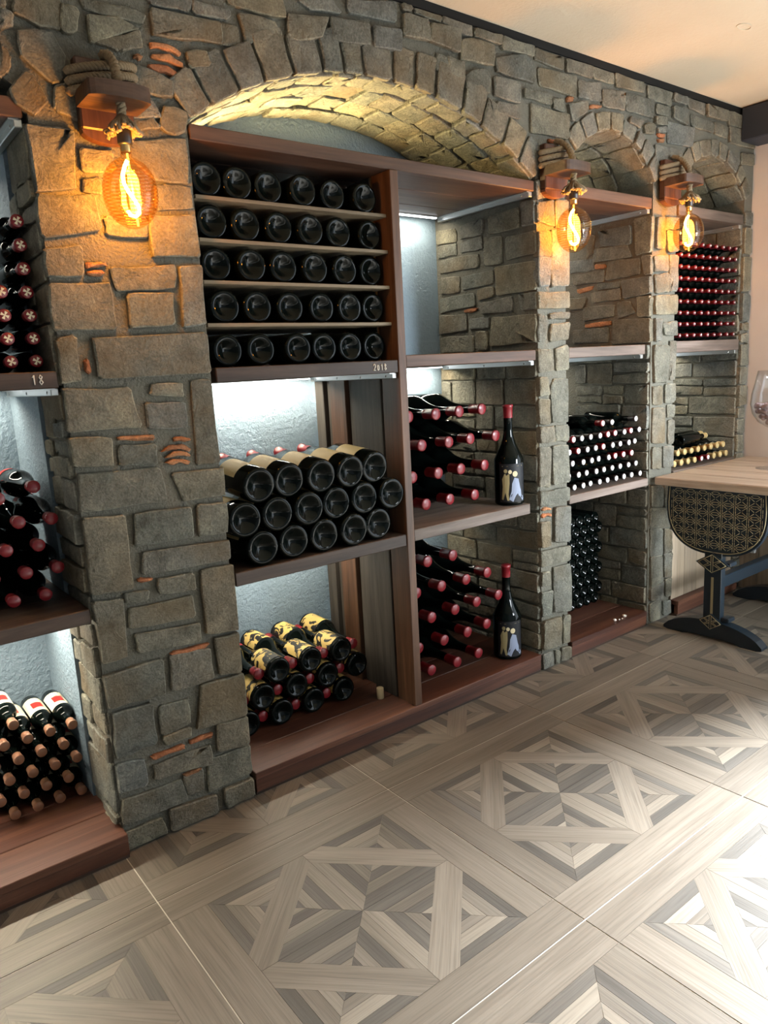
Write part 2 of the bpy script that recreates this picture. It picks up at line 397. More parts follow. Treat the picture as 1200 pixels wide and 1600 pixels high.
# stone outlines on the wall planes, millimetres
STONES={
 'P1':'-6 2029 113 2033 100 1891 -5 1873;129 1989 210 1994 210 1945 127 1934;266 2025 321 2038 422 2054 419 1934 318 1935 255 1989;125 1914 172 1920 171 1887 124 1886;319 1918 425 1926 425 1870 315 1856;-1 1866 150 1877 157 1794 2 1765;291 1837 426 1847 427 1734 288 1731;172 1828 285 1830 282 1782 172 1778;-8 1735 98 1746 97 1673 -6 1667;167 1694 355 1708 349 1648 181 1638;368 1708 431 1710 430 1546 359 1537;-4 1646 160 1655 166 1536 -6 1532;206 1625 337 1630 330 1546 202 1538;-6 1509 52 1517 54 1398 -2 1398;96 1510 427 1517 430 1407 102 1406;3 1378 182 1374 202 1266 6 1266;247 1378 338 1377 334 1342 241 1349;226 1328 342 1320 340 1247 224 1258;365 1382 424 1385 429 1134 362 1135;-48 1251 114 1238 108 1163 -50 1177;135 1214 238 1210 234 1151 129 1163;16 1150 242 1138 254 1043 9 1047;279 1120 438 1116 437 1032 303 1035;11 1026 126 1018 120 806 10 812;151 1018 322 1013 322 926 147 926;342 1013 438 1008 435 916 339 920;163 901 433 889 430 830 159 839;198 814 309 807 307 759 197 772;334 812 440 810 437 597 330 610;8 787 86 782 83 605 15 605;106 744 298 738 302 674 102 686;99 791 169 788 162 757 99 765;115 662 310 648 311 594 115 609;357 586 439 582 434 454 359 466;10 567 183 569 181 458 14 470;210 571 336 559 337 462 205 461;23 446 135 442 137 314 18 307;159 419 249 418 250 338 156 329;295 450 441 441 438 302 270 309;158 324 246 325 246 299 162 298;334 300 438 294 436 198 329 212;16 284 95 274 96 191 14 194;122 242 306 240 307 179 120 195;294 192 443 188 442 94 286 86;18 170 199 162 213 86 12 95;207 170 273 170 269 100 218 103;334 73 439 68 440 -12 338 -3;155 82 306 69 306 -9 153 0;12 66 126 65 135 1 11 9',
 'P1B':'103 1706 152 1710 162 1698 105 1692;103 1684 152 1686 147 1674 105 1673;69 1457 83 1457 84 1416 70 1420;133 1243 240 1234 238 1222 133 1231;142 830 186 824 182 812 140 818;250 1186 282 1202 315 1202 344 1190 342 1175 314 1188 280 1189;255 1167 286 1183 316 1182 342 1169 341 1158 311 1169 285 1168;254 1152 284 1161 314 1161 340 1150 335 1140 309 1148 282 1146;290 1222 321 1224 346 1214 342 1206 316 1214 293 1213;116 276 222 275 221 261 118 262;238 281 318 280 316 266 239 265;212 581 338 577 333 567 214 566;208 178 270 179 272 169 210 168',
 'W':'14 2310 123 2335 113 2269 64 2268 8 2281;10 2242 90 2250 114 2205 102 2151 79 2140 14 2186;-33 2206 -14 2177 -30 2139 -43 2130;124 2323 161 2320 146 2266 118 2268;185 2314 273 2322 318 2310 190 2256;190 2254 316 2302 322 2270 260 2250;176 2346 290 2354 340 2348 329 2327 179 2332;359 2390 476 2417 470 2390 363 2384;454 2281 506 2291 518 2258 454 2246;274 2213 324 2212 394 2190 390 2155 303 2154 292 2173;286 2130 334 2138 350 2101 277 2086;367 2130 431 2124 418 2071 384 2060 351 2075;276 2077 334 2090 346 2074 278 2056;-24 2102 17 2148 32 2143 61 2089 24 2058 -12 2078;82 2128 135 2154 132 2064 79 2076;-22 2279 0 2277 -4 2250 -28 2239;-19 2302 -10 2304 -12 2286 -22 2285;358 2365 563 2374 562 2328 359 2307;1020 2542 1222 2589 1218 2526 1023 2512;566 2374 615 2378 621 2330 562 2324;486 2414 595 2418 587 2394 486 2391;624 2413 734 2417 761 2390 642 2343;790 2447 936 2470 906 2415 814 2382 785 2395;950 2473 1094 2485 1094 2431 948 2414;592 2443 775 2486 777 2440 690 2437 602 2437;830 2498 950 2526 987 2496 872 2486;538 2300 583 2306 588 2298 532 2272;1005 2470 1094 2485 1090 2434 1002 2426;1118 2487 1231 2496 1227 2435 1114 2428;1250 2554 1356 2551 1361 2494 1246 2491;1372 2549 1506 2556 1498 2488 1369 2495;1305 2603 1418 2602 1416 2567 1303 2571;1430 2594 1567 2597 1566 2552 1502 2558 1429 2570;1589 2596 1723 2596 1717 2554 1583 2558;1732 2592 1900 2603 1898 2551 1730 2546;1518 2530 1613 2545 1684 2542 1678 2477 1514 2469;1248 2465 1387 2472 1364 2416 1249 2426;1398 2458 1439 2458 1445 2411 1392 2413;1447 2456 1522 2454 1520 2402 1453 2405;1538 2422 1609 2447 1654 2443 1651 2376 1536 2377;1692 2503 1854 2546 1908 2514 1906 2456 1700 2458;1681 2437 1822 2438 1820 2371 1687 2374;1696 2351 1810 2358 1814 2312 1695 2322;1245 2594 1282 2603 1281 2571 1250 2565;1890 2373 2117 2367 2111 2284 1888 2279;1920 2591 2093 2601 2083 2538 1918 2547;2110 2599 2278 2606 2274 2543 2110 2538;2287 2597 2428 2601 2423 2543 2292 2544;2438 2584 2650 2597 2652 2548 2448 2539;1938 2514 2167 2522 2162 2450 1946 2458;1851 2424 2008 2427 2008 2397 1854 2398;2025 2415 2090 2420 2090 2384 2029 2382;2190 2513 2335 2525 2340 2461 2190 2455;2350 2503 2510 2524 2500 2450 2350 2446;2520 2518 2724 2522 2726 2456 2526 2454;2117 2411 2236 2436 2240 2407 2143 2355;2553 2427 2649 2424 2618 2396 2542 2408;2655 2410 2704 2426 2738 2414 2727 2382 2666 2380;1858 2227 1916 2240 1890 2170 1849 2154;2685 2598 2876 2600 2874 2530 2691 2533;2760 2513 2853 2514 2850 2481 2761 2481;2895 2590 3006 2594 3007 2552 2901 2554;3024 2592 3170 2592 3168 2534 3031 2546;2893 2525 3013 2530 3011 2467 2899 2479;2855 2450 3079 2454 3063 2374 2862 2366;3057 2512 3256 2503 3253 2463 3064 2470;3190 2590 3381 2596 3385 2537 3198 2534;3271 2507 3392 2507 3395 2458 3279 2462;3397 2589 3562 2589 3566 2527 3407 2520;3413 2510 3590 2510 3683 2512 3689 2444 3418 2440;2752 2338 2970 2334 2967 2275 2763 2275;2826 2259 2926 2261 2923 2225 2836 2213;3554 2401 3692 2407 3685 2358 3558 2354;2749 2457 2832 2465 2833 2437 2750 2434;2763 2413 2834 2428 2830 2404 2768 2400;3568 2579 3689 2582 3694 2524 3578 2518',
 'WB':'345 2287 396 2295 440 2276 432 2266 389 2277 347 2271;349 2258 398 2268 439 2246 436 2234 390 2247 349 2244;335 2229 389 2237 434 2212 424 2200 382 2216 338 2214;296 2246 322 2249 318 2238 297 2236;2254 2430 2292 2441 2346 2442 2341 2429 2292 2426 2269 2416;2109 2442 2154 2444 2149 2425 2108 2421;1989 2262 2054 2271 2054 2255 1997 2248;2764 2390 2826 2399 2826 2382 2778 2376;2769 2370 2826 2378 2826 2360 2778 2354',
 'P2':'1907 2011 2017 2033 2021 1933 1911 1944;2032 2034 2110 2041 2109 1933 2031 1927;1910 1901 1990 1906 1988 1811 1913 1808;1908 1802 1988 1805 1982 1696 1910 1688;2000 1913 2114 1921 2112 1699 1997 1690;1915 1662 2112 1670 2111 1606 1914 1602;1990 1580 2111 1586 2106 1560 1984 1560;1913 1576 1964 1566 1957 1475 1911 1470;1994 1537 2110 1540 2099 1473 1988 1468;1910 1434 2003 1431 2012 1343 1908 1342;2024 1434 2105 1446 2103 1343 2028 1343;1913 1318 1964 1315 1974 1244 1911 1242;1906 1225 1978 1223 1977 1118 1909 1123;1995 1280 2017 1306 2109 1305 2107 1117 1998 1122;1914 2096 1958 2101 1987 2042 1908 2029;1909 1106 2003 1102 2007 1038 1913 1041;2019 1103 2106 1099 2106 1032 2024 1043;1912 1021 1986 1016 1978 844 1914 854;1997 1018 2100 1014 2105 849 1999 852;1908 826 2104 823 2104 768 1912 765;1910 690 1970 688 1974 578 1914 578;2009 743 2109 734 2114 574 2001 591;1908 561 2107 552 2107 484 1918 490;1917 464 1966 458 1970 401 1916 402;1994 470 2113 464 2110 245 1996 262;1915 372 1986 367 1979 251 1918 259;1923 231 2041 228 2039 92 1921 102;2064 226 2116 220 2115 86 2062 94;1915 81 1982 77 1986 -2 1919 2;1999 72 2033 66 2026 2 2004 4;2045 75 2121 65 2124 0 2044 12',
 'P2B':'1922 753 1954 755 1989 746 1986 734 1954 743 1927 742;1922 725 1954 730 1989 721 1986 708 1954 718 1927 710',
 'P3':'2768 2022 2829 2026 2834 1888 2766 1884;2850 2028 2961 2036 2963 1985 2851 1977;2851 1966 2957 1973 2953 1879 2869 1875;2760 1844 2869 1860 2878 1786 2762 1778;2762 1760 2879 1771 2882 1689 2772 1678;2890 1854 2969 1858 2975 1694 2903 1689;2766 1664 2969 1671 2973 1582 2768 1578;2768 1559 2817 1551 2820 1456 2771 1453;2838 1536 2974 1543 2977 1477 2862 1478;2765 1430 2885 1424 2876 1251 2770 1253;2906 1446 2978 1449 2978 1258 2912 1258;2764 1230 2842 1230 2844 1142 2774 1143;2870 1236 2972 1238 2975 1146 2873 1148;2767 1124 2866 1121 2872 946 2765 954;2895 1134 2976 1129 2978 1072 2897 1070;2905 1054 2979 1055 2984 939 2909 938;2766 930 2844 921 2840 815 2768 824;2866 926 2977 919 2974 811 2869 820;2757 736 2862 721 2866 620 2764 630;2882 718 2968 706 2972 603 2886 611;2760 620 2972 592 2976 494 2762 525;2762 514 2870 495 2875 351 2771 366;2890 491 2971 471 2970 367 2890 359;2766 361 2865 353 2870 195 2771 200;2885 354 2982 353 2986 216 2899 230;2766 195 2879 210 2882 115 2768 131;2905 217 2966 214 2970 113 2913 120;2769 110 2855 122 2858 10 2771 14;2890 94 2980 86 2983 12 2892 22',
 'SA':'607 2005 481 1994 476 1943 606 1947;607 1935 480 1934 479 1886 602 1887;446 1998 311 2009 310 1947 442 1946;453 1930 318 1935 313 1885 454 1889;600 1872 340 1866 342 1813 599 1817;302 1928 198 1915 201 1809 299 1814;273 2006 102 2013 101 1937 269 1938;81 2025 10 2035 12 1934 80 1938;174 1906 13 1905 11 1822 173 1820;586 1793 463 1785 470 1717 586 1721;442 1780 255 1787 254 1734 445 1724;242 1794 9 1788 6 1682 234 1678;599 1698 370 1699 369 1650 602 1638;350 1713 254 1716 256 1680 345 1671;338 1652 147 1662 148 1606 327 1611;107 1668 9 1666 7 1602 94 1606;599 1624 426 1613 429 1542 604 1540;402 1592 285 1586 290 1546 404 1550;364 1528 294 1530 297 1453 367 1454;262 1585 7 1576 3 1467 279 1468;602 1520 385 1515 381 1448 598 1452',
 'SAB':'450 1634 394 1641 350 1637 360 1622 429 1618',
 'SB':'379 2002 338 1990 349 1915 383 1893;302 2005 125 2001 121 1927 288 1938;328 1923 146 1921 120 1865 328 1869;103 2027 -5 2026 -7 1872 92 1871;490 1886 342 1878 338 1832 490 1835;242 1856 74 1842 73 1780 261 1773;462 1809 274 1812 278 1769 454 1771;62 1851 -8 1849 -6 1770 45 1771;314 1752 182 1750 188 1731 314 1735;166 1750 -6 1752 -8 1682 156 1674;355 1712 182 1714 182 1671 349 1672;494 1698 387 1693 405 1650 491 1652;394 1643 220 1642 223 1594 398 1586;194 1646 130 1650 98 1598 190 1580;80 1666 -8 1659 -10 1576 73 1578;466 1534 253 1533 253 1469 463 1476;217 1566 -10 1554 -12 1452 219 1458',
 'SBB':'394 1563 236 1567 233 1545 394 1546;454 1746 335 1751 355 1729 440 1722;331 1853 267 1849 267 1827 331 1830',
}
# ------------------------------------------------------------------ stonework
def poly_pts(q):
    v = list(map(int, q.split()))
    return [(v[i] / 1000, v[i + 1] / 1000) for i in range(0, len(v), 2)]
def stone_mesh(poly, tf, mat, rng, proud=(0.0, 0.010), deep=0.022, rough=1.0):
    # outline with rounded corners and a wavering edge, a bevel and a slightly uneven face
    n = len(poly)
    cx = sum(p[0] for p in poly) / n; cy = sum(p[1] for p in poly) / n
    out = []
    for i in range(n):
        a, b, c = poly[i - 1], poly[i], poly[(i + 1) % n]
        la = math.hypot(a[0] - b[0], a[1] - b[1]) or 1e-6; lc = math.hypot(c[0] - b[0], c[1] - b[1]) or 1e-6
        ra = min(0.008, la * 0.25); rc = min(0.008, lc * 0.25)
        p1 = (b[0] + (a[0] - b[0]) / la * ra, b[1] + (a[1] - b[1]) / la * ra)
        p2 = (b[0] + (c[0] - b[0]) / lc * rc, b[1] + (c[1] - b[1]) / lc * rc)
        k = 0.32
        mid = ((p1[0] + p2[0]) / 2 * (1 - k) + b[0] * k, (p1[1] + p2[1]) / 2 * (1 - k) + b[1] * k)
        out += [p1, mid, p2] if n <= 4 else [mid]
        m = 2 if lc > 0.11 else 1
        for t in range(1, m + 1):
            f = t / (m + 1)
            out.append((b[0] + (c[0] - b[0]) * f, b[1] + (c[1] - b[1]) * f))
    size = min(0.05, math.sqrt(sum(abs(poly[i - 1][0] * poly[i][1] - poly[i][0] * poly[i - 1][1]) for i in range(n))) * 0.2)
    j = 0.0028 * rough
    out = [(x + rng.uniform(-j, j), y + rng.uniform(-j, j)) for x, y in out]
    def ins(p, d):
        L = math.hypot(p[0] - cx, p[1] - cy) or 1e-6
        return (p[0] - (p[0] - cx) / L * min(d, L * 0.5), p[1] - (p[1] - cy) / L * min(d, L * 0.5))
    h = rng.uniform(*proud)
    tu, tv = rng.uniform(-0.03, 0.03), rng.uniform(-0.03, 0.03)
    k = len(out)
    def pt(p, d): return tf(p[0], p[1], d)
    V = [pt(p, -deep) for p in out]
    a1, a2 = rng.uniform(30, 60), rng.uniform(0, 6)
    def face(p): return h + tu * (p[0] - cx) + tv * (p[1] - cy) + 0.0012 * math.sin(a1 * p[0] + a2) * math.cos(a1 * 0.8 * p[1] + a2 * 2)
    V += [pt(p, face(p) - rng.uniform(0.003, 0.0055)) for p in out]
    i1 = [ins(p, rng.uniform(0.0028, 0.0055)) for p in out]
    i2 = [(cx + (p[0] - cx) * 0.6, cy + (p[1] - cy) * 0.6) for p in out]
    V += [pt(q, face(q)) for q in i1]
    mb = MB()
    mt = mat
    F = [(r * k + i, r * k + (i + 1) % k, (r + 1) * k + (i + 1) % k, (r + 1) * k + i) for r in range(2) for i in range(k)]
    C = [pt(q, face(q)) for q in i1] + [pt(q, face(q) + 0.001) for q in i2] + [pt((cx, cy), face((cx, cy)) + 0.0015)]
    G = [(i, (i + 1) % k, k + (i + 1) % k, k + i) for i in range(k)] + [(k + i, k + (i + 1) % k, 2 * k) for i in range(k)]
    # consistent winding: the face looks along +d
    o = Vector(tf(cx, cy, 0.0)); dn = (Vector(tf(cx, cy, 0.01)) - o).normalized()
    q0, q1, q2 = (Vector(C[x]) for x in G[0][:3])
    if (q1 - q0).cross(q2 - q0).dot(dn) < 0:
        F = [f[::-1] for f in F]; G = [f[::-1] for f in G]
    mb.add(V, F[:k], 0); 
    mb.v += []
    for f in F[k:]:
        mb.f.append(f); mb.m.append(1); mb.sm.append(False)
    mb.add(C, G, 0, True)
    return mb.mesh('stone', [mt, M['stone_lit_edge'] if mt is M['stone'] else mt])
def tf_front(u, v, d): return (u, -d, v)
def tf_x(x):
    return lambda u, v, d: (x - d, u, v)
def lay(polys, tf, parent, name='stone', mat=None, **kw):
    for p in polys:
        link(name, stone_mesh(p, tf, mat or M['stone'], R, **kw), parent)
def rubble(u0, u1, v0, v1, rng, hh=(0.06, 0.13), ww=(0.09, 0.22), gap=0.011):
    out = []; v = v0
    while v < v1 - 0.03:
        h = rng.uniform(*hh)
        if v + h > v1 - 0.05: h = v1 - v
        u = u0
        while u < u1 - 0.02:
            w = rng.uniform(*ww)
            if u + w > u1 - 0.06: w = u1 - u
            cells = [(u, v, u + w, v + h)]
            if h > 0.095 and rng.random() < 0.4:
                t = v + h * rng.uniform(0.38, 0.62); cells = [(u, v, u + w, t), (u, t, u + w, v + h)]
            for a, b, c, d in cells:
                g = gap / 2; j = lambda: rng.uniform(-0.006, 0.006)
                out.append([(a + g, b + g + j()), (c - g + j() * 0.5, b + g + j()), (c - g + j() * 0.5, d - g + j()), (a + g, d - g + j())])
            u += w
        v += h
    return out
def S(k): return [poly_pts(q) for q in STONES[k].split(';')]
def grow(ps, e):
    out = []
    for p in ps:
        n = len(p); q = []
        a = sum(p[i - 1][0] * p[i][1] - p[i][0] * p[i - 1][1] for i in range(n))
        sg = 1 if a > 0 else -1
        for i in range(n):
            A, B_, C = p[i - 1], p[i], p[(i + 1) % n]
            v1 = (B_[0] - A[0], B_[1] - A[1]); v2 = (C[0] - B_[0], C[1] - B_[1])
            l1 = math.hypot(*v1) or 1e-6; l2 = math.hypot(*v2) or 1e-6
            n1 = (v1[1] / l1 * sg, -v1[0] / l1 * sg); n2 = (v2[1] / l2 * sg, -v2[0] / l2 * sg)
            bx, by = n1[0] + n2[0], n1[1] + n2[1]; d = max(0.7, (bx * bx + by * by) / 2)
            q.append((B_[0] + bx * e / d, B_[1] + by * e / d))
        out.append(q)
    return out
def clampx(ps, x0, x1, z0=0.006, z1=2.585):
    return [[(min(max(x, x0), x1), min(max(z, z0), z1)) for x, z in p] for p in ps]
def ok(p):
    a = sum(p[i - 1][0] * p[i][1] - p[i][0] * p[i - 1][1] for i in range(len(p)))
    return abs(a) > 0.0006

SPR = {'A': (1.17, 0.735, 2.10, 2.338), 'B': (2.4325, 0.3125, 2.17, 2.355), 'C': (3.285, 0.325, 2.17, 2.355), 'Z': (-0.735, 0.735, 2.10, 2.338)}
ARC = {}
for k, (xc, hw, zs, zt) in SPR.items():
    rise = zt - zs; r = (hw * hw + rise * rise) / (2 * rise)
    ARC[k] = (xc, zt - r, r, math.asin(hw / r))
def arc_z(k, x):
    xc, zc, r, a = ARC[k]
    return zc + math.sqrt(max(r * r - (x - xc) ** 2, 0))
YB = 0.62
CORE = 0.011
# upper masonry band with its four vaulted arches
mb = MB()
segs = [('Z', -1.47, 0.0), ('', 0.0, 0.435), ('A', 0.435, 1.905), ('', 1.905, 2.12), ('B', 2.12, 2.745), ('', 2.745, 2.96), ('C', 2.96, 3.61), ('', 3.61, 3.7)]
for k, x0, x1 in segs:
    n = 28 if k else 1
    xs = [x0 + (x1 - x0) * i / n for i in range(n + 1)]
    zb = lambda x: (arc_z(k, x) + 0.010) if k else (2.13 if x < 1 else 2.22)
    for a, b in zip(xs, xs[1:]):
        mb.add([(a, CORE, zb(a)), (b, CORE, zb(b)), (b, CORE, 2.592), (a, CORE, 2.592)], [(0, 1, 2, 3)])
        if k: mb.add([(a, CORE, zb(a)), (b, CORE, zb(b)), (b, YB, zb(b)), (a, YB, zb(a))], [(0, 3, 2, 1)])
mb.add([(-1.47, CORE, 2.592), (3.7, CORE, 2.592), (3.7, YB, 2.592), (-1.47, YB, 2.592)], [(0, 1, 2, 3)])
wall_back = tag(mb.build('wall_back', M['mortar']), 'upper band of grey rubble masonry with vaulted arches over the wine niches', kind='structure')
def in_ring(p):
    cx = sum(a[0] for a in p) / len(p); cz = sum(a[1] for a in p) / len(p)
    for k, w in (('A', 0.135), ('B', 0.088), ('C', 0.088)):
        xc, zc, r, a = ARC[k]
        if r - 0.03 < math.hypot(cx - xc, cz - zc) < r + w - 0.02 and abs(math.atan2(cx - xc, cz - zc)) < a: return True
    return False
up = [p for p in clampx(grow(S('W'), 0.005), -0.4, 3.69) if ok(p) and not in_ring(p)]
lay(up, tf_front, wall_back)
lay(clampx(S('WB'), -0.4, 3.69), tf_front, wall_back, 'brick', M['brick'], proud=(0.0, 0.004))
for k, w, n, seed in (('A', 0.128, 15, 3), ('B', 0.085, 9, 5), ('C', 0.085, 9, 8)):
    xc, zc, r, am = ARC[k]; g = random.Random(seed)
    cuts = [-am]
    ws = [g.uniform(0.75, 1.25) for _ in range(n)]; t = sum(ws)
    for q in ws: cuts.append(cuts[-1] + q / t * 2 * am)
    for a, b in zip(cuts, cuts[1:]):
        e = 0.006 / r; h = w * g.uniform(0.85, 1.05)
        P = lambda an, rr: (xc + rr * math.sin(an), zc + rr * math.cos(an))
        link('arch_stone', stone_mesh([P(a + e, r + 0.002), P(b - e, r + 0.002), P(b - e * 1.2 * r / (r + h), r + h), P(a + e * 1.2 * r / (r + h), r + h * g.uniform(0.9, 1.0))], tf_front, M['stone'], g, proud=(0.0, 0.008)), wall_back)
def tf_vault(k):
    xc, zc, r, am = ARC[k]
    return lambda u, v, d: (xc + (r - d) * math.sin(u / r), v, zc + (r - d) * math.cos(u / r))
for k, na, rows, seed, dep in (('A', 15, 4, 21, 0.462), ('B', 8, 4, 22, 0.60), ('C', 8, 4, 23, 0.60)):
    xc, zc, r, am = ARC[k]; g = random.Random(seed)
    y = 0.012; ys = [g.uniform(0.8, 1.2) for _ in range(rows)]; ty = sum(ys)
    for q in ys:
        y1 = y + q / ty * (dep - 0.012)
        L = 2 * am * r; ws = [g.uniform(0.7, 1.4) for _ in range(na)]; t = sum(ws); u = -L / 2
        for w in ws:
            u1 = u + w / t * L; j = lambda: g.uniform(-0.005, 0.005)
            link('vault_stone', stone_mesh([(u + 0.005 + j(), y + 0.005 + j()), (u1 - 0.005 + j(), y + 0.005 + j()), (u1 - 0.005 + j(), y1 - 0.005 + j()), (u + 0.005 + j(), y1 - 0.005 + j())], tf_vault(k), M['stone'], g, proud=(-0.004, 0.008), deep=0.015, rough=1.6), wall_back)
            u = u1
        y = y1
# piers: a mortar core with its own stones
def pier(name, x0, x1, z1, y1=YB, inx=(CORE, CORE)):
    b = MB(); b.box(x0 + inx[0], x1 - inx[1], CORE, y1, 0.0, z1)
    return tag(b.build(name, M['mortar']), kind='structure')
p1 = pier('trim_1', 0.0, 0.445, 2.13)
p1['label'] = 'broad stone pier carrying the largest lamp, between the two left niches'
lay([p for p in clampx(grow(S('P1'), 0.003), 0.002, 0.443, 0.006, 2.06)], tf_front, p1)
lay(clampx(S('P1B'), 0.0, 0.445), tf_front, p1, 'brick', M['brick'], proud=(0.0, 0.004))
g = random.Random(41)
lay(rubble(0.012, 0.245, 0.02, 2.04, g, (0.07, 0.17), (0.10, 0.24)), tf_x(0.0), p1, proud=(-0.004, 0.008))
b = MB(); b.box(-0.004, 0.02, 0.25, YB, 0.0, 2.1)
tag(b.build('trim_5', M['plaster_blue']), 'pale plastered return behind the broad stone pier', kind='structure')
p2 = pier('trim_2', 1.91, 2.115, 2.22)
p2['label'] = 'narrow stone pier carrying the middle lamp'
lay(clampx(grow(S('P2'), 0.003), 1.912, 2.113), tf_front, p2)
lay(clampx(S('P2B'), 1.912, 2.113), tf_front, p2, 'brick', M['brick'], proud=(0.0, 0.004))
tA = tf_x(1.91)
lay([[(min(max(u, 0.008), 0.612), min(v, 2.03)) for u, v in p] for p in grow(S('SA'), 0.003)], tA, p2, proud=(-0.003, 0.006))
lay(S('SAB'), tA, p2, 'brick', M['brick'], proud=(-0.006, 0.0))
g = random.Random(43)
lay(rubble(0.01, 0.61, 0.02, 1.44, g, (0.075, 0.14), (0.11, 0.27)), tA, p2, proud=(-0.004, 0.006))
p3 = pier('trim_3', 2.74, 2.965, 2.22)
p3['label'] = 'stone pier carrying the farthest lamp, beside the table'
lay(clampx(grow(S('P3'), 0.003), 2.742, 2.963), tf_front, p3)
tB = tf_x(2.74)
lay([[(min(max(u, 0.008), 0.6), v) for u, v in p] for p in grow(S('SB'), 0.006)], tB, p3, proud=(-0.003, 0.006))
lay([[(min(max(u, 0.008), 0.6), v) for u, v in p] for p in S('SBB')], tB, p3, 'brick', M['brick'], proud=(-0.006, 0.0))
g = random.Random(47)
lay(rubble(0.01, 0.46, 0.02, 1.44, g, (0.07, 0.13), (0.11, 0.26)), tB, p3, proud=(-0.004, 0.006))
p4 = pier('trim_4', 3.605, 3.70, 2.22, inx=(CORE, 0))
p4['label'] = 'slim stone pier against the right wall'
g = random.Random(53)
lay(rubble(3.607, 3.697, 0.02, 2.12, g, (0.08, 0.2), (0.09, 0.1)), tf_front, p4)
lay(rubble(0.01, 0.42, 0.78, 2.1, g, (0.08, 0.15), (0.13, 0.3)), tf_x(3.605), p4, proud=(-0.003, 0.006))
# room shell
b = MB(); b.box(-1.5, 3.8, YB, 0.72, 0, 2.7)
tag(b.build('wall_rear', M['plaster_blue']), 'blue-grey rough plastered wall behind the bottles', kind='structure')
b = MB(); b.box(0.445, 1.90, 0.468, YB, 2.1, 2.37)
tag(b.build('trim_8', M['plaster_blue']), 'blue-grey plastered lunette under the widest vault', kind='structure')
b = MB(); b.box(-1.6, -1.47, -0.3, 0.72, 0, 2.62)
tag(b.build('wall_left', M['plaster_white']), kind='structure')
b = MB()
b.box(3.7, 3.8, -1.25, 0.62, 0, 2.62); b.box(3.7, 3.8, -3.45, -1.25, 2.28, 2.62); b.box(3.7, 3.8, -4.2, -3.45, 0, 2.62)
tag(b.build('wall_right', M['plaster_white']), 'pale plastered wall at the right end of the room', kind='structure')
b = MB(); b.box(-1.6, 3.8, -4.2, 0.72, 2.62, 2.72)
ceil = tag(b.build('ceiling', M['ceiling']), 'cream plastered ceiling', kind='structure')
b = MB()
for i in range(24):
    a0, a1 = 2 * PI * i / 24, 2 * PI * (i + 1) / 24
    q = lambda a, r: (2.568 + (0.036 + r) * math.cos(a), -0.49 + (0.019 + r) * math.sin(a))
    for z in (2.6175,):
        A, B_, C_, D = q(a0, 0), q(a1, 0), q(a1, 0.004), q(a0, 0.004)
        b.add([(*A, z), (*B_, z), (*C_, z), (*D, z), (*A, 2.622), (*B_, 2.622), (*C_, 2.622), (*D, 2.622)], [(0, 1, 2, 3), (0, 4, 5, 1), (3, 2, 6, 7)])
b.build('plaster_ring', M['ceiling'], ceil)
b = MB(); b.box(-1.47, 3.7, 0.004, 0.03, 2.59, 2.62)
tag(b.build('trim_6', M['shadow_gap']), 'dark strip painting the shadow gap between masonry and ceiling', kind='structure')
b = MB(); b.box(3.52, 3.7, -1.2, -0.005, 2.452, 2.615, 0, 0.006)
tag(b.build('trim_7', M['navy_beam']), 'dark blue boxed beam under the ceiling at the right wall', kind='structure')

# ------------------------------------------------------------------ floor of patterned tiles
b = MB(); b.box(-1.6, 3.8, -4.2, 0.72, -0.06, -0.0016)
floor = tag(b.build('floor', M['grout']), 'wood-look tiled floor with square marquetry pattern', kind='structure')
TS = 0.8
def clip(poly, a, b_, c):            # keep a*x + b*y <= c
    out = []
    for i in range(len(poly)):
        p, q = poly[i - 1], poly[i]
        dp = a * p[0] + b_ * p[1] - c; dq = a * q[0] + b_ * q[1] - c
        if (dp <= 0) != (dq <= 0):
            t = dp / (dp - dq); out.append((p[0] + (q[0] - p[0]) * t, p[1] + (q[1] - p[1]) * t))
        if dq <= 0: out.append(q)
    return out
pieces = []                           # (polygon in tile units, grain angle, tone)
w = 0.125; e_ = 0.002
pieces += [([(e_, e_), (1 - e_, e_), (1 - e_, w), (e_, w)], 0, 'B'), ([(e_, 1 - w), (1 - e_, 1 - w), (1 - e_, 1 - e_), (e_, 1 - e_)], 0, 'B'),
           ([(e_, w), (w, w), (w, 1 - w), (e_, 1 - w)], PI / 2, 'B'), ([(1 - w, w), (1 - e_, w), (1 - e_, 1 - w), (1 - w, 1 - w)], PI / 2, 'B')]
sq = [(w, w), (1 - w, w), (1 - w, 1 - w), (w, 1 - w)]
half = 0
for sa, sb in ((1, -1), (1, 1), (-1, 1), (-1, -1)):
    # frame plank of the diamond
    p = clip(clip(sq, -sa, -sb, -(0.32 + sa * 0.5 + sb * 0.5)), sa, sb, 0.454 + sa * 0.5 + sb * 0.5)
    p = clip(clip(p, -sa, 0, -sa * 0.5), 0, -sb, -sb * 0.5)
    pieces.append((p, math.atan2(sa, sb), 'F'))
    for leg in (0, 1):
        for lim, ts, ox, oy, da, db, pats in (
                (0.32, (0, 0.047, 0.094, 0.135, 0.161), 0.5, 0.5, sa, sb, ('DMDL', 'LDMD')),
                (0.296, (0, 0.043, 0.09, 0.127, 0.149), 0.5 + sa * 0.375, 0.5 + sb * 0.375, -sa, -sb, ('DLMD', 'DMLD'))):
            tri = [(0, 0), (lim, 0), (lim / 2, lim / 2)] if leg == 0 else [(0, 0), (0, lim), (lim / 2, lim / 2)]
            pat = pats[(half) % 2]
            for i in range(4):
                a, c = (0, 1) if leg == 0 else (1, 0)
                q = clip(clip(tri, -a, -c, -ts[i]), a, c, ts[i + 1])
                if len(q) < 3: continue
                pieces.append(([(ox + x * da, oy + y * db) for x, y in q], 0 if leg == 0 else PI / 2, pat[i]))
        half += 1
PIECES = []
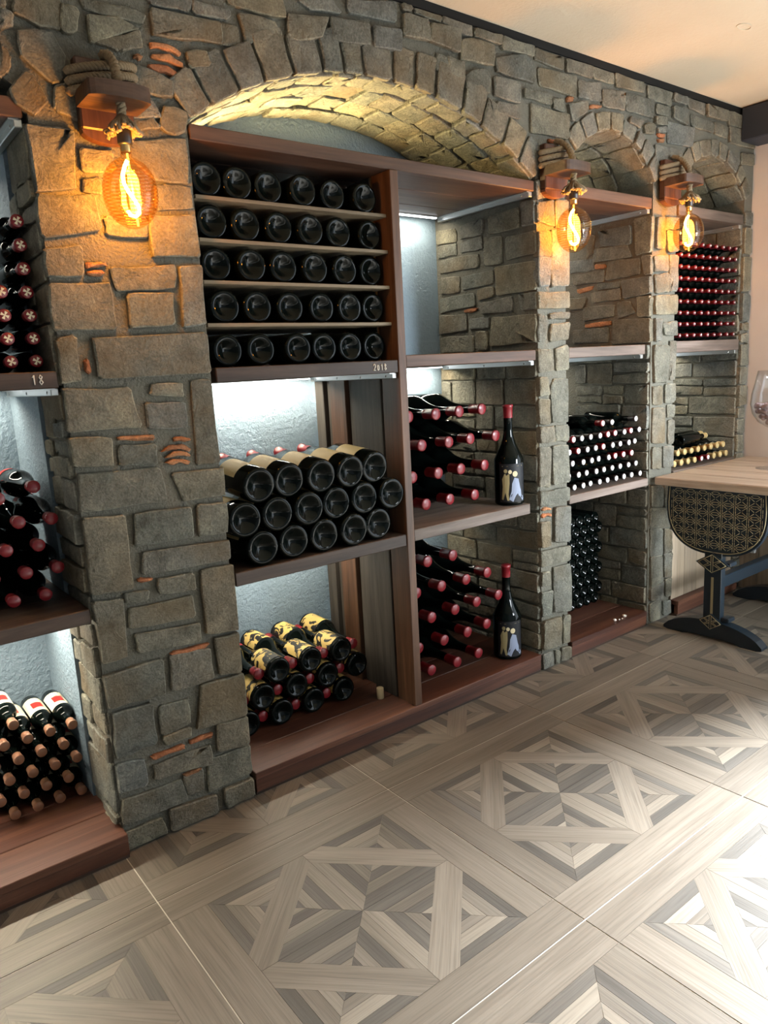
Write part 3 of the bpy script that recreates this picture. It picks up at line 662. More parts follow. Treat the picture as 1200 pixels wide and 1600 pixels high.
for p, ang, tone in pieces:
    cx = sum(a[0] for a in p) / len(p); cy = sum(a[1] for a in p) / len(p)
    ca, sa_ = math.cos(-ang), math.sin(-ang)
    loc = [((x - cx) * TS, -(y - cy) * TS) for x, y in p]      # +v runs towards the room (-Y)
    loc = [(x - math.copysign(min(0.0005, abs(x) * 0.2), x), y - math.copysign(min(0.0005, abs(y) * 0.2), y)) for x, y in loc]
    rot = [(x * ca - y * sa_, x * sa_ + y * ca) for x, y in loc]
    m_ = MB(); n = len(rot)
    m_.add([(x, y, 0.0) for x, y in rot] + [(x, y, -0.0016) for x, y in rot], [tuple(range(n)), tuple(range(n, 2 * n))[::-1]] + [(i, n + i, n + (i + 1) % n, (i + 1) % n) for i in range(n)])
    PIECES.append((fix_normals(m_.mesh('plank', M['fl' + tone])), cx, cy, ang, max(y for _, y in p)))
b = MB(); b.box(0.0016, TS - 0.0016, -TS + 0.0016, -0.0016, -0.0034, -0.0012)
TILE = b.mesh('floor_tile', M['flB'])
def tile(i, j, back=None):
    x0, y0 = TS * i, -0.268 - TS * j
    t = link('floor_tile', TILE, floor, (x0, y0, 0))
    for me, cx, cy, ang, ymax in PIECES:
        if back is not None and y0 - ymax * TS > back: continue
        if x0 + cx * TS > 3.72: continue
        link('plank', me, t, (cx * TS, -cy * TS, 0), (0, 0, ang))
for i in range(-1, 5): tile(i, -1, -0.002)
for i in range(-1, 5): tile(i, 0)
for i in range(0, 3): tile(i, 1)
# ------------------------------------------------------------------ shelves, plinths, divider
def screws(parent, pts, axis, r=0.0045):
    for p in pts:
        b = MB()
        if axis == 'x': tf = lambda q: (-q[2], q[1], q[0])
        else: tf = lambda q: (q[0], -q[2], q[1])
        b.lathe([(r, -0.002), (r, 0.0008), (r * 0.6, 0.002), (0, 0.0022)], 8, tf=tf)
        b.build('screw', M['steel'], parent, p)
def shelf(label, x0, x1, z0, z1, mat, y0=0.004, y1=0.605, planks=3, bracket=None, cat='shelf', name='wall_shelf', group=None):
    t = thing(name, label, cat, ((x0 + x1) / 2, y0, z0), group=group)
    L = (x1 - x0) / 2; d = (y1 - y0) / planks
    for i in range(planks):
        b = MB(); b.box(-L, L, i * d + 0.001, (i + 1) * d - 0.001, 0, z1 - z0 - (0.0 if i == 0 else 0.001), 0, 0.0025)
        b.build('plank', M[mat], t)
    if bracket:                       # aluminium angle under the end of the shelf, screwed to the side
        side, n = bracket
        b = MB(); xa = L - 0.020 if side > 0 else -L
        b.box(xa, xa + 0.02, 0.012, 0.56, -0.020, -0.0005, 0, 0.002)
        b.box(xa - 0.012 * side, xa + 0.012, 0.012, 0.56, -0.0035, -0.0005)
        k = b.build('bracket', M['alu'], t)
        xf = xa if side > 0 else xa + 0.02
        screws(k, [(xf, 0.05 + 0.47 * q / max(n - 1, 1), -0.011) for q in range(n)], 'x')
    return t
shelf('dark wooden shelf marked 18 at the far left, under the racked red caps', -1.46, -0.003, 1.384, 1.428, 'wx', bracket=(1, 3))
shelf('dark wooden shelf in the left niche under the pile of red-capped bottles', -1.46, -0.001, 0.728, 0.770, 'wx')
shelf('dark wooden top board of the left niche, only its end in view', -1.46, -0.003, 2.045, 2.092, 'beam', bracket=(1, 2), cat='beam', name='top_beam')
shelf_2018 = shelf('dark wooden shelf with 2018 chalked on its edge, under the magnum rack', 0.449, 1.155, 1.373, 1.418, 'wx', bracket=(1, 4))
shelf('dark wooden shelf under the bottles with gold labels', 0.449, 1.155, 0.732, 0.777, 'wx')
shelf('long reclaimed-wood top beam under the widest stone arch', 0.438, 1.903, 2.057, 2.097, 'beam', bracket=(1, 3), cat='beam', name='top_beam')
shelf('empty brown shelf right of the divider, above the upper pile of red caps', 1.194, 1.900, 1.390, 1.433, 'beam', bracket=(1, 3))
shelf('worn grey-brown shelf carrying the upper standing magnum', 1.194, 1.850, 0.742, 0.787, 'wx_grey')
shelf('wooden top beam under the middle small arch', 2.118, 2.735, 2.060, 2.108, 'beam', bracket=(1, 2), cat='beam', name='top_beam')
shelf('empty pale brown shelf in the middle niche above the white-capped bottles', 2.117, 2.695, 1.392, 1.437, 'wx_grey', bracket=(1, 2))
shelf('grey-brown shelf under the white-capped bottles in the middle niche', 2.117, 2.735, 0.742, 0.780, 'wx_grey')
shelf('grey wooden top beam under the rightmost small arch', 2.968, 3.600, 2.05, 2.1, 'wx_grey', bracket=(1, 2), cat='beam', name='top_beam')
shelf('grey-brown shelf under the tiny racked red caps in the right niche', 2.968, 3.600, 1.390, 1.447, 'wx_grey', bracket=(1, 2))
shelf('wooden shelf level with the table top in the right niche', 2.968, 3.600, 0.745, 0.786, 'wx_grey')
def plinth(label, x0, x1, h, y0=0.0, y1=0.61):
    t = thing('wooden_plinth', label, 'plinth', ((x0 + x1) / 2, y0, 0)); L = (x1 - x0) / 2
    n = 4; d = (y1 - y0) / n
    for i in range(n):
        b = MB(); b.box(-L, L, i * d + 0.0015 - (0.004 if i == 0 else 0), (i + 1) * d - 0.0015, h - 0.024, h, 0, 0.002)
        b.build('plank', M['red'], t)
    b = MB(); b.box(-L, L, 0.0, 0.022, 0.012, h - 0.0245, 0, 0.001); b.build('riser', M['red'], t)
    b = MB(); b.box(-L, L, 0.006, 0.6, 0.0, 0.0115); b.build('batten', M['wx'], t)
    return t
plinth('red-brown plank plinth at the far left under the cream-labelled bottles', -1.46, 0.010, 0.080, -0.03)
plinth('long red-brown plank plinth on the floor under the widest arch', 0.452, 1.903, 0.083, 0.002)
plinth('dark red-brown plinth with white crumbs, in the middle niche', 2.120, 2.732, 0.082)
plinth('dark brown plinth behind the table foot', 2.970, 3.600, 0.085, -0.035)
# chalked years
DIG = {'1': [[(0.2, 0.75), (0.5, 1), (0.5, 0)]], '2': [[(0.05, 0.75), (0.2, 0.97), (0.5, 1), (0.72, 0.8), (0.6, 0.5), (0.05, 0.02), (0.75, 0.05)]],
       '0': [[(0.4, 0.85), (0.12, 0.6), (0.12, 0.2), (0.4, 0.02), (0.68, 0.2), (0.68, 0.6), (0.4, 0.85)]],
       '8': [[(0.4, 0.52), (0.12, 0.72), (0.35, 1), (0.65, 0.8), (0.4, 0.52), (0.1, 0.25), (0.4, 0), (0.72, 0.22), (0.4, 0.52)]]}
def chalk(txt, x, z, y, h, parent):
    b = MB()
    for i, ch in enumerate(txt):
        for st in DIG[ch]:
            b.tube([(x + (i + p[0] * 0.75) * h * 0.72, y, z + p[1] * h) for p in st], 0.0018, 5)
    o = b.build('year_mark', M['chalk'], parent)
    o.location = (-parent.location[0], -parent.location[1], -parent.location[2])
chalk('2018', 1.043, 1.384, 0.0035, 0.022, shelf_2018)
chalk('18', -0.069, 1.395, 0.0035, 0.025, [o for o in COL.objects if o.get('label', '').startswith('dark wooden shelf marked 18')][0])
# slatted divider
dv = thing('slatted_divider', 'upright divider of weathered brown and grey boards in the widest niche', 'divider', (1.157, 0.0, 0.084))
for y0, y1, x0, x1, mt in ((0.002, 0.108, 0, 0.036, 'wz'), (0.119, 0.258, 0, 0.03, 'wz_grey'), (0.352, 0.460, 0, 0.03, 'wz'), (0.508, 0.570, 0, 0.03, 'wz_grey'), (0.275, 0.345, 0.016, 0.034, 'wz_grey'), (0.465, 0.503, 0.018, 0.034, 'wz_grey')):
    b = MB(); b.box(x0, x1, y0, y1, 0.0, 1.972, 0, 0.002); b.build('board', M[mt], dv)
for i, (z, n) in enumerate(((1.541, 1), (1.666, 2), (1.786, 3), (1.906, 4))):
    b = MB(); b.box(-0.353, 0.353, 0.0, 0.37, -0.0055, 0.0055, 0, 0.001)
    o = b.build('rack_board', M['rackboard'], None, (0.802, 0.03, z + 0.004))
    tag(o, 'thin board between magnum rows, %s above the 2018 shelf' % ['first', 'second', 'third', 'fourth'][i], 'board', 'thin boards in the magnum rack')
# ------------------------------------------------------------------ led strips (each with its own light)
def led(label, x0, x1, y, z, e, up=False, warm=(1.0, 0.90, 0.72), tilt=0.25):
    s = 1 if up else -1
    t = thing('led_strip', label, 'light strip', ((x0 + x1) / 2, y, z)); L = (x1 - x0) / 2
    b = MB(); b.box(-L, L, -0.009, 0.009, min(0, s * 0.005), max(0, s * 0.005)); b.build('channel', M['alu'], t)
    b = MB(); b.box(-L + 0.003, L - 0.003, -0.006, 0.006, min(s * 0.0055, s * 0.010), max(s * 0.0055, s * 0.010)); b.build('diffuser', M['led'], t)
    l = light('strip_light', 'AREA', ((x0 + x1) / 2, y, z + s * 0.014), energy=e, color=warm, shape='RECTANGLE', size=2 * L - 0.01, size_y=0.012)
    aim(l, (0, tilt, s))
E0 = 4.6
YL = 0.545
led('lit strip under the top board of the left niche', -1.2, -0.03, YL, 2.045, 1.6 * E0)
led('lit strip under the shelf marked 18', -1.2, -0.06, YL, 1.384, 2.0 * E0)
led('lit strip under the lower shelf of the left niche', -1.2, -0.03, 0.40, 0.728, 4.2 * E0, tilt=-0.45)
led('lit strip under the 2018 shelf', 0.46, 1.12, YL, 1.373, 1.5 * E0)
led('lit strip under the shelf of gold-labelled bottles', 0.46, 1.12, 0.46, 0.732, 1.1 * E0, tilt=-0.1)
led('lit strip under the long top beam, right of the divider', 1.21, 1.86, YL, 2.057, 1.0 * E0)
led('lit strip under the empty brown shelf right of the divider', 1.21, 1.86, YL, 1.390, 1.4 * E0)
led('lit strip under the shelf of the upper standing magnum', 1.21, 1.83, YL, 0.742, 0.5 * E0)
led('hidden strip on top of the long beam lighting the widest vault', 0.47, 1.30, 0.40, 2.0975, 5.5 * E0, True, (1.0, 0.74, 0.32), -2.2)
led('lit strip under the beam of the middle niche', 2.13, 2.70, YL, 2.060, 0.5 * E0)
led('lit strip under the empty shelf of the middle niche', 2.13, 2.66, YL, 1.392, 0.5 * E0)
led('hidden strip on top of the middle beam', 2.15, 2.55, 0.45, 2.1085, 0.5 * E0, True, (1.0, 0.84, 0.55), 0.0)
led('lit strip under the top beam of the right niche', 2.98, 3.58, YL, 2.05, 0.4 * E0)
led('lit strip under the shelf of the tiny racked caps', 2.98, 3.58, 0.40, 1.390, 0.8 * E0)
led('hidden strip on top of the rightmost beam', 3.0, 3.4, 0.45, 2.1005, 0.4 * E0, True, (1.0, 0.84, 0.55), 0.0)

# ------------------------------------------------------------------ bottles
def prof(r, L, nk, sloped, bf=None):
    bl = L * (bf or (0.46 if sloped else 0.60)); sh = L * (0.30 if sloped else 0.13)
    p = [(0, r * 0.42), (r * 0.22, r * 0.38), (r * 0.52, r * 0.16), (r * 0.70, r * 0.04), (r * 0.80, 0.0), (r * 0.90, 0.0008), (r * 0.97, r * 0.06), (r, r * 0.16), (r, bl)]
    for i in range(1, 7):
        t = i / 6
        f = 0.5 + 0.5 * math.cos(PI * t) if not sloped else (1 - t) ** 1.25 * (0.75 + 0.25 * math.cos(PI * t)) / 1.0
        p.append((nk + (r - nk) * f, bl + sh * t))
    p += [(nk, L - 0.012), (nk * 1.15, L - 0.010), (nk * 1.15, L - 0.003), (nk * 0.9, L - 0.0005), (0, L - 0.0005)]
    return p, bl
MESH = {}
def bottle_kind(key, r, L, nk, sloped, cap, label=None, cap_top=None, n=22, bf=None):
    p, bl = prof(r, L, nk, sloped, bf)
    b = MB(); b.lathe(p, n); parts = [('body', b.mesh('bottle_body', M['glass_black']), None)]
    cl = max(0.035, L * 0.13)
    b = MB(); b.lathe([(nk * 1.06, L - cl), (nk * 1.08, L - 0.013), (nk * 1.22, L - 0.011), (nk * 1.22, L - 0.001), (nk * 1.1, L + 0.0008), (0, L + 0.001)], 14)
    parts.append(('capsule', b.mesh('capsule', M[cap]), None))
    if cap_top:
        b = MB(); mat_, shape = cap_top
        if shape == 'disc': b.lathe([(nk * 0.98, L + 0.0012), (nk * 0.9, L + 0.002), (0, L + 0.002)], 12)
        elif shape == 'ring': b.lathe([(nk * 0.5, L + 0.0012), (nk * 0.5, L + 0.0022), (0, L + 0.0022)], 10)  # small white dot painting the highlight on the cap end
        else:
            for k in range(4):
                a = PI / 4 + k * PI / 2 + 0.3; c, s_ = math.cos(a), math.sin(a); q = nk * 0.75; w_ = nk * 0.2
                b.add([(c * q - s_ * w_ * 1.5, s_ * q + c * w_ * 1.5, L + 0.0022), (-s_ * w_ * 0.3, c * w_ * 0.3, L + 0.0022), (s_ * w_ * 0.3, -c * w_ * 0.3, L + 0.0022), (c * q + s_ * w_ * 1.5, s_ * q - c * w_ * 1.5, L + 0.0022)], [(0, 1, 2, 3)])
        parts.append(('cap_emblem_or_glint', b.mesh('cap_emblem_or_glint', M[mat_]), None))
    if label:
        for nm, mt, z0, z1, half, lift in label:
            b = MB(); b.lathe([(r + lift, bl * z0), (r + lift, bl * z1)], 12, a0=PI / 2 - half, a1=PI / 2 + half)
            parts.append((nm, b.mesh(nm, M[mt]), 'label' if nm == 'label_print' else None))
    MESH[key] = dict(parts=parts, r=r, L=L, bl=bl)
def bottle_rot(d, roll=0.0):
    return (Vector(d).normalized().to_track_quat('Z', 'Y').to_matrix() @ Matrix.Rotation(roll, 3, 'Z'))
def place(key, base, d, label, group, name='wine_bottle', roll=0.0, face=None):
    # face: the world direction the label looks to
    K = MESH[key]
    d = Vector(d).normalized()
    f = Vector(face or (0, 0, 1)); f = (f - d * f.dot(d)).normalized()
    x = f.cross(d)
    m = Matrix((x, f, d)).transposed() @ Matrix.Rotation(roll, 3, 'Z')
    t = thing(name, label, 'bottle', base, m.to_euler(), group)
    made = {}
    for nm, me, par in K['parts']:
        made[nm] = link(nm, me, made[par] if par else t)
    return t
ORD = ['leftmost', 'second from left', 'third from left', 'fourth from left', 'fifth from left', 'sixth from left', 'seventh from left', 'eighth from left', 'ninth from left', 'tenth from left']
def pos(i, n): return 'only one' if n == 1 else ('rightmost' if i == n - 1 and n > 2 else ('right one' if n == 2 and i == 1 else ('left one' if n == 2 else ORD[i])))
ROWS = ['first', 'second', 'third', 'fourth', 'fifth', 'sixth', 'seventh', 'eighth', 'ninth', 'tenth']
def rown(k, n):                       # k counted from the top
    return 'top row' if k == 0 else ('bottom row' if k == n - 1 else ROWS[k] + ' row down')
bottle_kind('mag', 0.0505, 0.36, 0.017, True, 'dark_capsule', n=28)
bottle_kind('gold', 0.0585, 0.50, 0.018, True, 'red_capsule', [('label', 'cream', 0.30, 0.82, 1.15, 0.0008)], n=28)
bottle_kind('blot', 0.0490, 0.345, 0.017, True, 'red_capsule', [('label', 'gold_blotch', 0.12, 0.97, 1.45, 0.0008)], n=26, bf=0.40)
bottle_kind('redL', 0.0645, 0.50, 0.019, True, 'red_capsule', n=26)
bottle_kind('redM', 0.041, 0.32, 0.0145, True, 'red_capsule', [('label', 'red_label', 0.12, 0.36, 1.0, 0.0006)])
bottle_kind('cream', 0.0315, 0.27, 0.0125, False, 'tan_capsule', [('label', 'cream_white', 0.22, 0.92, 1.25, 0.0006), ('label_print', 'red_label', 0.48, 0.76, 0.5, 0.0012)])
bottle_kind('cross', 0.029, 0.27, 0.0135, False, 'red_capsule', None, ('cream_white', 'cross'))
bottle_kind('white', 0.031, 0.29, 0.0125, False, 'dark_capsule', None, ('white_capsule', 'disc'), n=18)
bottle_kind('whiteR', 0.031, 0.29, 0.0125, False, 'red_capsule', None, ('white_capsule', 'disc'), n=18)
bottle_kind('tiny', 0.0275, 0.27, 0.0092, False, 'wine_capsule', None, ('white_capsule', 'ring'), n=14)
bottle_kind('gcap', 0.031, 0.29, 0.0135, False, 'gold_capsule', n=18)
bottle_kind('dark', 0.031, 0.28, 0.0125, False, 'dark_capsule', n=18)
bottle_kind('stand', 0.063, 0.425, 0.0185, True, 'red_capsule', [('label', 'black_label', 0.08, 0.92, 0.95, 0.0008)], n=30)
IN, OUT = (0, 1, 0), (0, -1, 0)
# rack of magnums above the 2018 shelf, bases outward
rackx = [[.498, .604, .714, .834, .958, 1.083], [.504, .619, .738, .852, .968, 1.103], [.513, .626, .743, .86, .981, 1.1], [.522, .638, .76, .885, .993, 1.1], [.519, .638, .773, .885, .992, 1.1]]
for k, (z, xs) in enumerate(zip((1.967, 1.847, 1.727, 1.602, 1.4695), rackx)):
    for i, x in enumerate(xs):
        place('mag', (x, 0.055 + R.uniform(-0.006, 0.01), z), IN, 'black magnum base above the 2018 shelf, %s, %s' % (rown(k, 5), pos(i, 6)), 'magnums in the rack above the 2018 shelf', 'magnum_bottle', roll=R.uniform(-1, 1))
# gold-labelled pile
for k, (z, x0, n) in enumerate(((1.0435, 0.562, 5), (0.9400, 0.5045, 6), (0.8365, 0.562, 5))):
    for i in range(n):
        place('gold', (x0 + 0.1188 * i, 0.0 + R.uniform(0.0, 0.02), z), (0, 1, 0.085) if k == 0 else IN, 'gold-labelled bottle base, middle-shelf pile, %s, %s' % (rown(k, 3), pos(i, n)), 'gold-labelled bottles under the 2018 shelf', 'large_bottle', roll=R.uniform(-0.25, 0.15))
# low pile with bottles head to tail
zs = (0.3035, 0.2190, 0.1345)
for k, xs in enumerate(([.698, .841, .984], [.626, .770, .913, 1.056], [.555, .698, .841, .984])):
    for i, x in enumerate(xs):
        place('blot', (x, 0.235, zs[k]), IN, 'dark bottle base, floor pile left of divider, %s, %s' % (rown(k, 3), pos(i, len(xs))), 'base-out bottles on the long plinth', 'wine_bottle', roll=R.uniform(-0.3, 0.3))
for k, xs in enumerate(([.770, .913, 1.056, .626], [.555, .698, .841, .984], [.627, .770, .913])):
    xs = sorted(xs)
    for i, x in enumerate(xs):
        place('blot', (x, 0.602, zs[k]), OUT, 'red bottle neck, floor pile left of divider, %s, %s' % (rown(k, 3), pos(i, len(xs))), 'neck-out bottles on the long plinth', 'wine_bottle', roll=R.uniform(-0.3, 0.3))
# red-capsule piles right of the divider
def red_pile(rows, y, where, group):
    for k, (z, xs) in enumerate(rows):
        for i, x in enumerate(xs):
            place('redL', (x, y + 0.5 + R.uniform(-0.012, 0.008), z), OUT, 'large red-capped bottle, %s, %s, %s' % (where, rown(k, len(rows)), pos(i, len(xs))), group, 'large_bottle')
red_pile([(1.2035, [1.271, 1.404, 1.538, 1.673]), (1.0865, [1.338, 1.472, 1.606, 1.74]), (0.9695, [1.271, 1.404, 1.538, 1.673]), (0.8525, [1.338, 1.472, 1.606])], 0.10, 'upper pile right of divider', 'red-capped bottles on the upper right shelf')
red_pile([(0.6165, [1.338, 1.472]), (0.4995, [1.271, 1.404, 1.538, 1.673]), (0.3825, [1.338, 1.472, 1.606, 1.74]), (0.2655, [1.271, 1.404, 1.538, 1.668]), (0.1485, [1.338, 1.472, 1.606])], 0.10, 'floor pile right of divider', 'red-capped bottles on the plinth right of the divider')
# two standing magnums with a painted label of two dancers (plain figures)
def standing(x, y, z, label, turn):
    K = MESH['stand']; r = K['r'] + 0.0014
    t = place('stand', (x, y, z), (0, 0, 1), label, 'standing magnums', 'magnum_bottle', face=(math.sin(turn), -math.cos(turn), 0))
    lab = [c for c in t.children if c.name.split('.')[0] == 'label'][0]
    def patch(poly, mat, nm, lift=0.0):
        b = MB(); n = len(poly); poly = [(a * 1.35, 0.018 + (c - 0.024) * 1.28) for a, c in poly]; cx = sum(p[0] for p in poly) / n; cz = sum(p[1] for p in poly) / n
        P = lambda u, v: ((r + lift) * math.cos(PI / 2 - u / r), (r + lift) * math.sin(PI / 2 - u / r), v)
        mid = [((p[0] + cx) / 2, (p[1] + cz) / 2) for p in poly]
        b.add([P(*p) for p in poly] + [P(*p) for p in mid] + [P(cx, cz)], [(i, (i + 1) % n, n + (i + 1) % n, n + i) for i in range(n)] + [(n + i, n + (i + 1) % n, 2 * n) for i in range(n)])
        o = b.build(nm, M[mat], lab)
    patch([(-0.004, 0.105), (-0.018, 0.10), (-0.024, 0.07), (-0.04, 0.032), (-0.035, 0.026), (0.002, 0.024), (0.014, 0.032), (0.006, 0.06), (0.004, 0.085)], 'print_blue', 'dress_print')
    patch([(0.028, 0.118), (0.012, 0.116), (0.012, 0.085), (0.016, 0.05), (0.013, 0.028), (0.02, 0.028), (0.026, 0.055), (0.033, 0.03), (0.038, 0.032), (0.034, 0.075), (0.036, 0.1)], 'print_tan', 'figure_print')
    def disc(u, v, q, mat, nm): patch([(u + q * math.cos(a), v + q * 1.15 * math.sin(a)) for a in [2 * PI * i / 10 for i in range(10)]], mat, nm, 0.0004)
    disc(-0.006, 0.117, 0.0085, 'print_cream', 'hat_print'); disc(0.010, 0.124, 0.006, 'print_cream', 'head_print'); disc(0.024, 0.127, 0.006, 'print_tan', 'head_print')
    patch([(-0.034, 0.142), (0.036, 0.142), (0.036, 0.1434), (-0.034, 0.1434)], 'print_tan', 'border_print')
standing(1.800, 0.078, 0.7875, 'tall magnum with dancing-couple label standing on the upper shelf', -0.55)
standing(1.795, 0.105, 0.0835, 'tall magnum with dancing-couple label standing on the floor plinth', -0.55)
# left niche: racked crosses, red pile, cream pile
n_up = 7
for k in range(n_up):
    z = 1.4575 + 0.0590 * (n_up - 1 - k)
    for i, x in enumerate((-0.160, -0.098, -0.036)):
        if k < (4, 3, 0)[i]: continue
        place('cross', (x, 0.06 + 0.27, z), OUT, 'red cap with pale cross, far-left rack, %s from bottom, %s' % (ROWS[n_up - 1 - k], ['left column', 'middle column', 'right column'][i]), 'racked cross-marked caps above the shelf marked 18')
zr = [(1.1005, [(-0.172, 1.1005, 0.0), (-0.080, 1.108, 0.04)]), (1.0285, [(-0.213, 1.0285, 0), (-0.130, 1.0285, 0), (-0.0455, 1.0285, -0.01)]), (0.9565, [(-0.2545, 0.9565, 0), (-0.1715, 0.9565, 0), (-0.0885, 0.9565, 0)]),
      (0.8845, [(-0.213, 0.8845, 0), (-0.130, 0.8845, 0), (-0.047, 0.8845, 0)]), (0.8125, [(-0.2545, 0.8125, 0), (-0.1715, 0.8125, 0), (-0.0885, 0.8125, 0)])]
for k, (z, row) in enumerate(zr):
    for i, (x, zz, dz) in enumerate(row):
        place('redM', (x, 0.10 + 0.32, zz), (0, -1, dz), 'dark bottle with red capsule in the left niche pile, %s, %s' % (rown(k, 5), pos(i, len(row))), 'red-capped bottles in the left niche')
for k in range(6):
    z = 0.1125 + 0.057 * (5 - k)
    xs = [-0.0355 - 0.0655 * j - (0.0328 if (5 - k) % 2 else 0) for j in range(5)]
    if k == 0: xs = xs[2:4]
    xs = sorted(xs)[(0 if k in (0, 5, 4) else 1):]
    for i, x in enumerate(xs):
        place('cream', (x, 0.25 + 0.27, z), OUT, 'tan-capped small bottle in the far-left floor pile, %s, %s' % (rown(k, 6), pos(i, len(xs))), 'cream-labelled bottles on the far-left plinth', roll=R.uniform(-0.25, 0.25))
# middle niche: white caps, dark ones behind and below
rows = [(2.391, 2, 0.0643), (2.166, 9, 0.0643), (2.134, 9, 0.0643), (2.166, 8, 0.0643), (2.134, 9, 0.0643), (2.166, 9, 0.0643)]
REDS = {(0, 0), (1, 0), (1, 4), (1, 5), (1, 7), (2, 1), (2, 4), (3, 6), (3, 7), (3, 5)}
for k, (x0, n, dx) in enumerate(rows):
    z = 0.8115 + 0.0546 * (5 - k)
    for i in range(n):
        rd = (k, i) in REDS
        place('whiteR' if rd else 'white', (x0 + dx * i, 0.02 + 0.29 + R.uniform(-0.006, 0.006), z), OUT, 'white-topped %s bottle cap in the middle niche pile, %s, %s' % ('red' if rd else 'dark', rown(k, 6), pos(i, n)), 'white-capped bottles in the middle niche')
place('white', (2.648, 0.31, 1.0855), OUT, 'lone white-topped cap at the upper right of the middle niche pile', 'white-capped bottles in the middle niche')
for k, (x0, n) in enumerate(((2.16, 3), (2.19, 3), (2.16, 4))):
    z = 0.8115 + 0.0546 * (8 - k)
    for i in range(n):
        place('dark', (x0 + 0.0643 * i, 0.32 + 0.28 - (0.28 if i % 2 else 0), z), OUT if i % 2 == 0 else IN, 'dark bottle on the back of the middle niche pile, %s, %s' % (rown(k, 3), pos(i, n)), 'dark bottles behind the white-capped ones')
for k in range(9):
    for i in range(5):
        x = 2.44 + 0.0645 * i - (0.032 if k % 2 == 0 else 0)
        if x > 2.70: continue
        place('dark', (x, 0.27, 0.1145 + 0.0552 * (8 - k)), IN, 'dark bottle base in shadow on the middle plinth, %s, %s' % (rown(k, 9), pos(i, 5)), 'dark bottles in shadow under the middle niche')
# right niche: racked tiny caps, gold capsules
for k in range(9):
    for i in range(9):
        place('tiny', (3.012 + 0.0675 * i, 0.012 + 0.27, 1.4755 + 0.0562 * (8 - k)), OUT, 'tiny red cap in the right niche rack, %s, %s' % (rown(k, 9), pos(i, 9)), 'racked red caps in the right niche')
for k, (z, x0, n) in enumerate(((0.872, 3.035, 8), (0.8175, 3.004, 9))):
    for i in range(n):
        red = k == 1 and i in (4, 5)
        place('whiteR' if red else 'gcap', (x0 + 0.0665 * i, 0.02 + 0.29, z), OUT, '%s in the right niche pile, %s, %s' % ('red capsule' if red else 'gold capsule bottle', rown(k, 2), pos(i, n)), 'bottles on the right niche shelf')
for i, (y, x) in enumerate(((0.07, 3.12), (0.14, 3.20), (0.21, 3.08))):
    place('gcap', (x, y, 0.928), (1, 0.04, 0), 'gold-capped bottle lying crosswise on the right niche pile, %s' % ['frontmost', 'middle one', 'rearmost'][i], 'bottles lying crosswise in the right niche')
# ------------------------------------------------------------------ wall lamps
def rope(mb, pts, r, turns=9, strands=3, mi=0):
    pts = [Vector(p) for p in pts]
    n = len(pts)
    for s in range(strands):
        out = []; last = None
        m = n * 5
        for i in range(m + 1):
            f = i / m * (n - 1); k = min(int(f), n - 2); t = f - k
            p = pts[k].lerp(pts[k + 1], t); d = (pts[k + 1] - pts[k]).normalized()
            a = d.cross(Vector((0, 0, 1)) if abs(d.z) < 0.9 else Vector((1, 0, 0))).normalized()
            if last is not None: a = (last - d * last.dot(d)).normalized()
            last = a; b = d.cross(a); c = 2 * PI * (s / strands + turns * i / m)
            out.append(p + (a * math.cos(c) + b * math.sin(c)) * r * 0.55)
        mb.tube(out, r * 0.6, 6, mi)
def bulb_r(zz):
    return 0.067 * max(0.0, 1 - abs(zz + 0.001) ** 2.25 / 0.0875 ** 2.25) ** 0.55
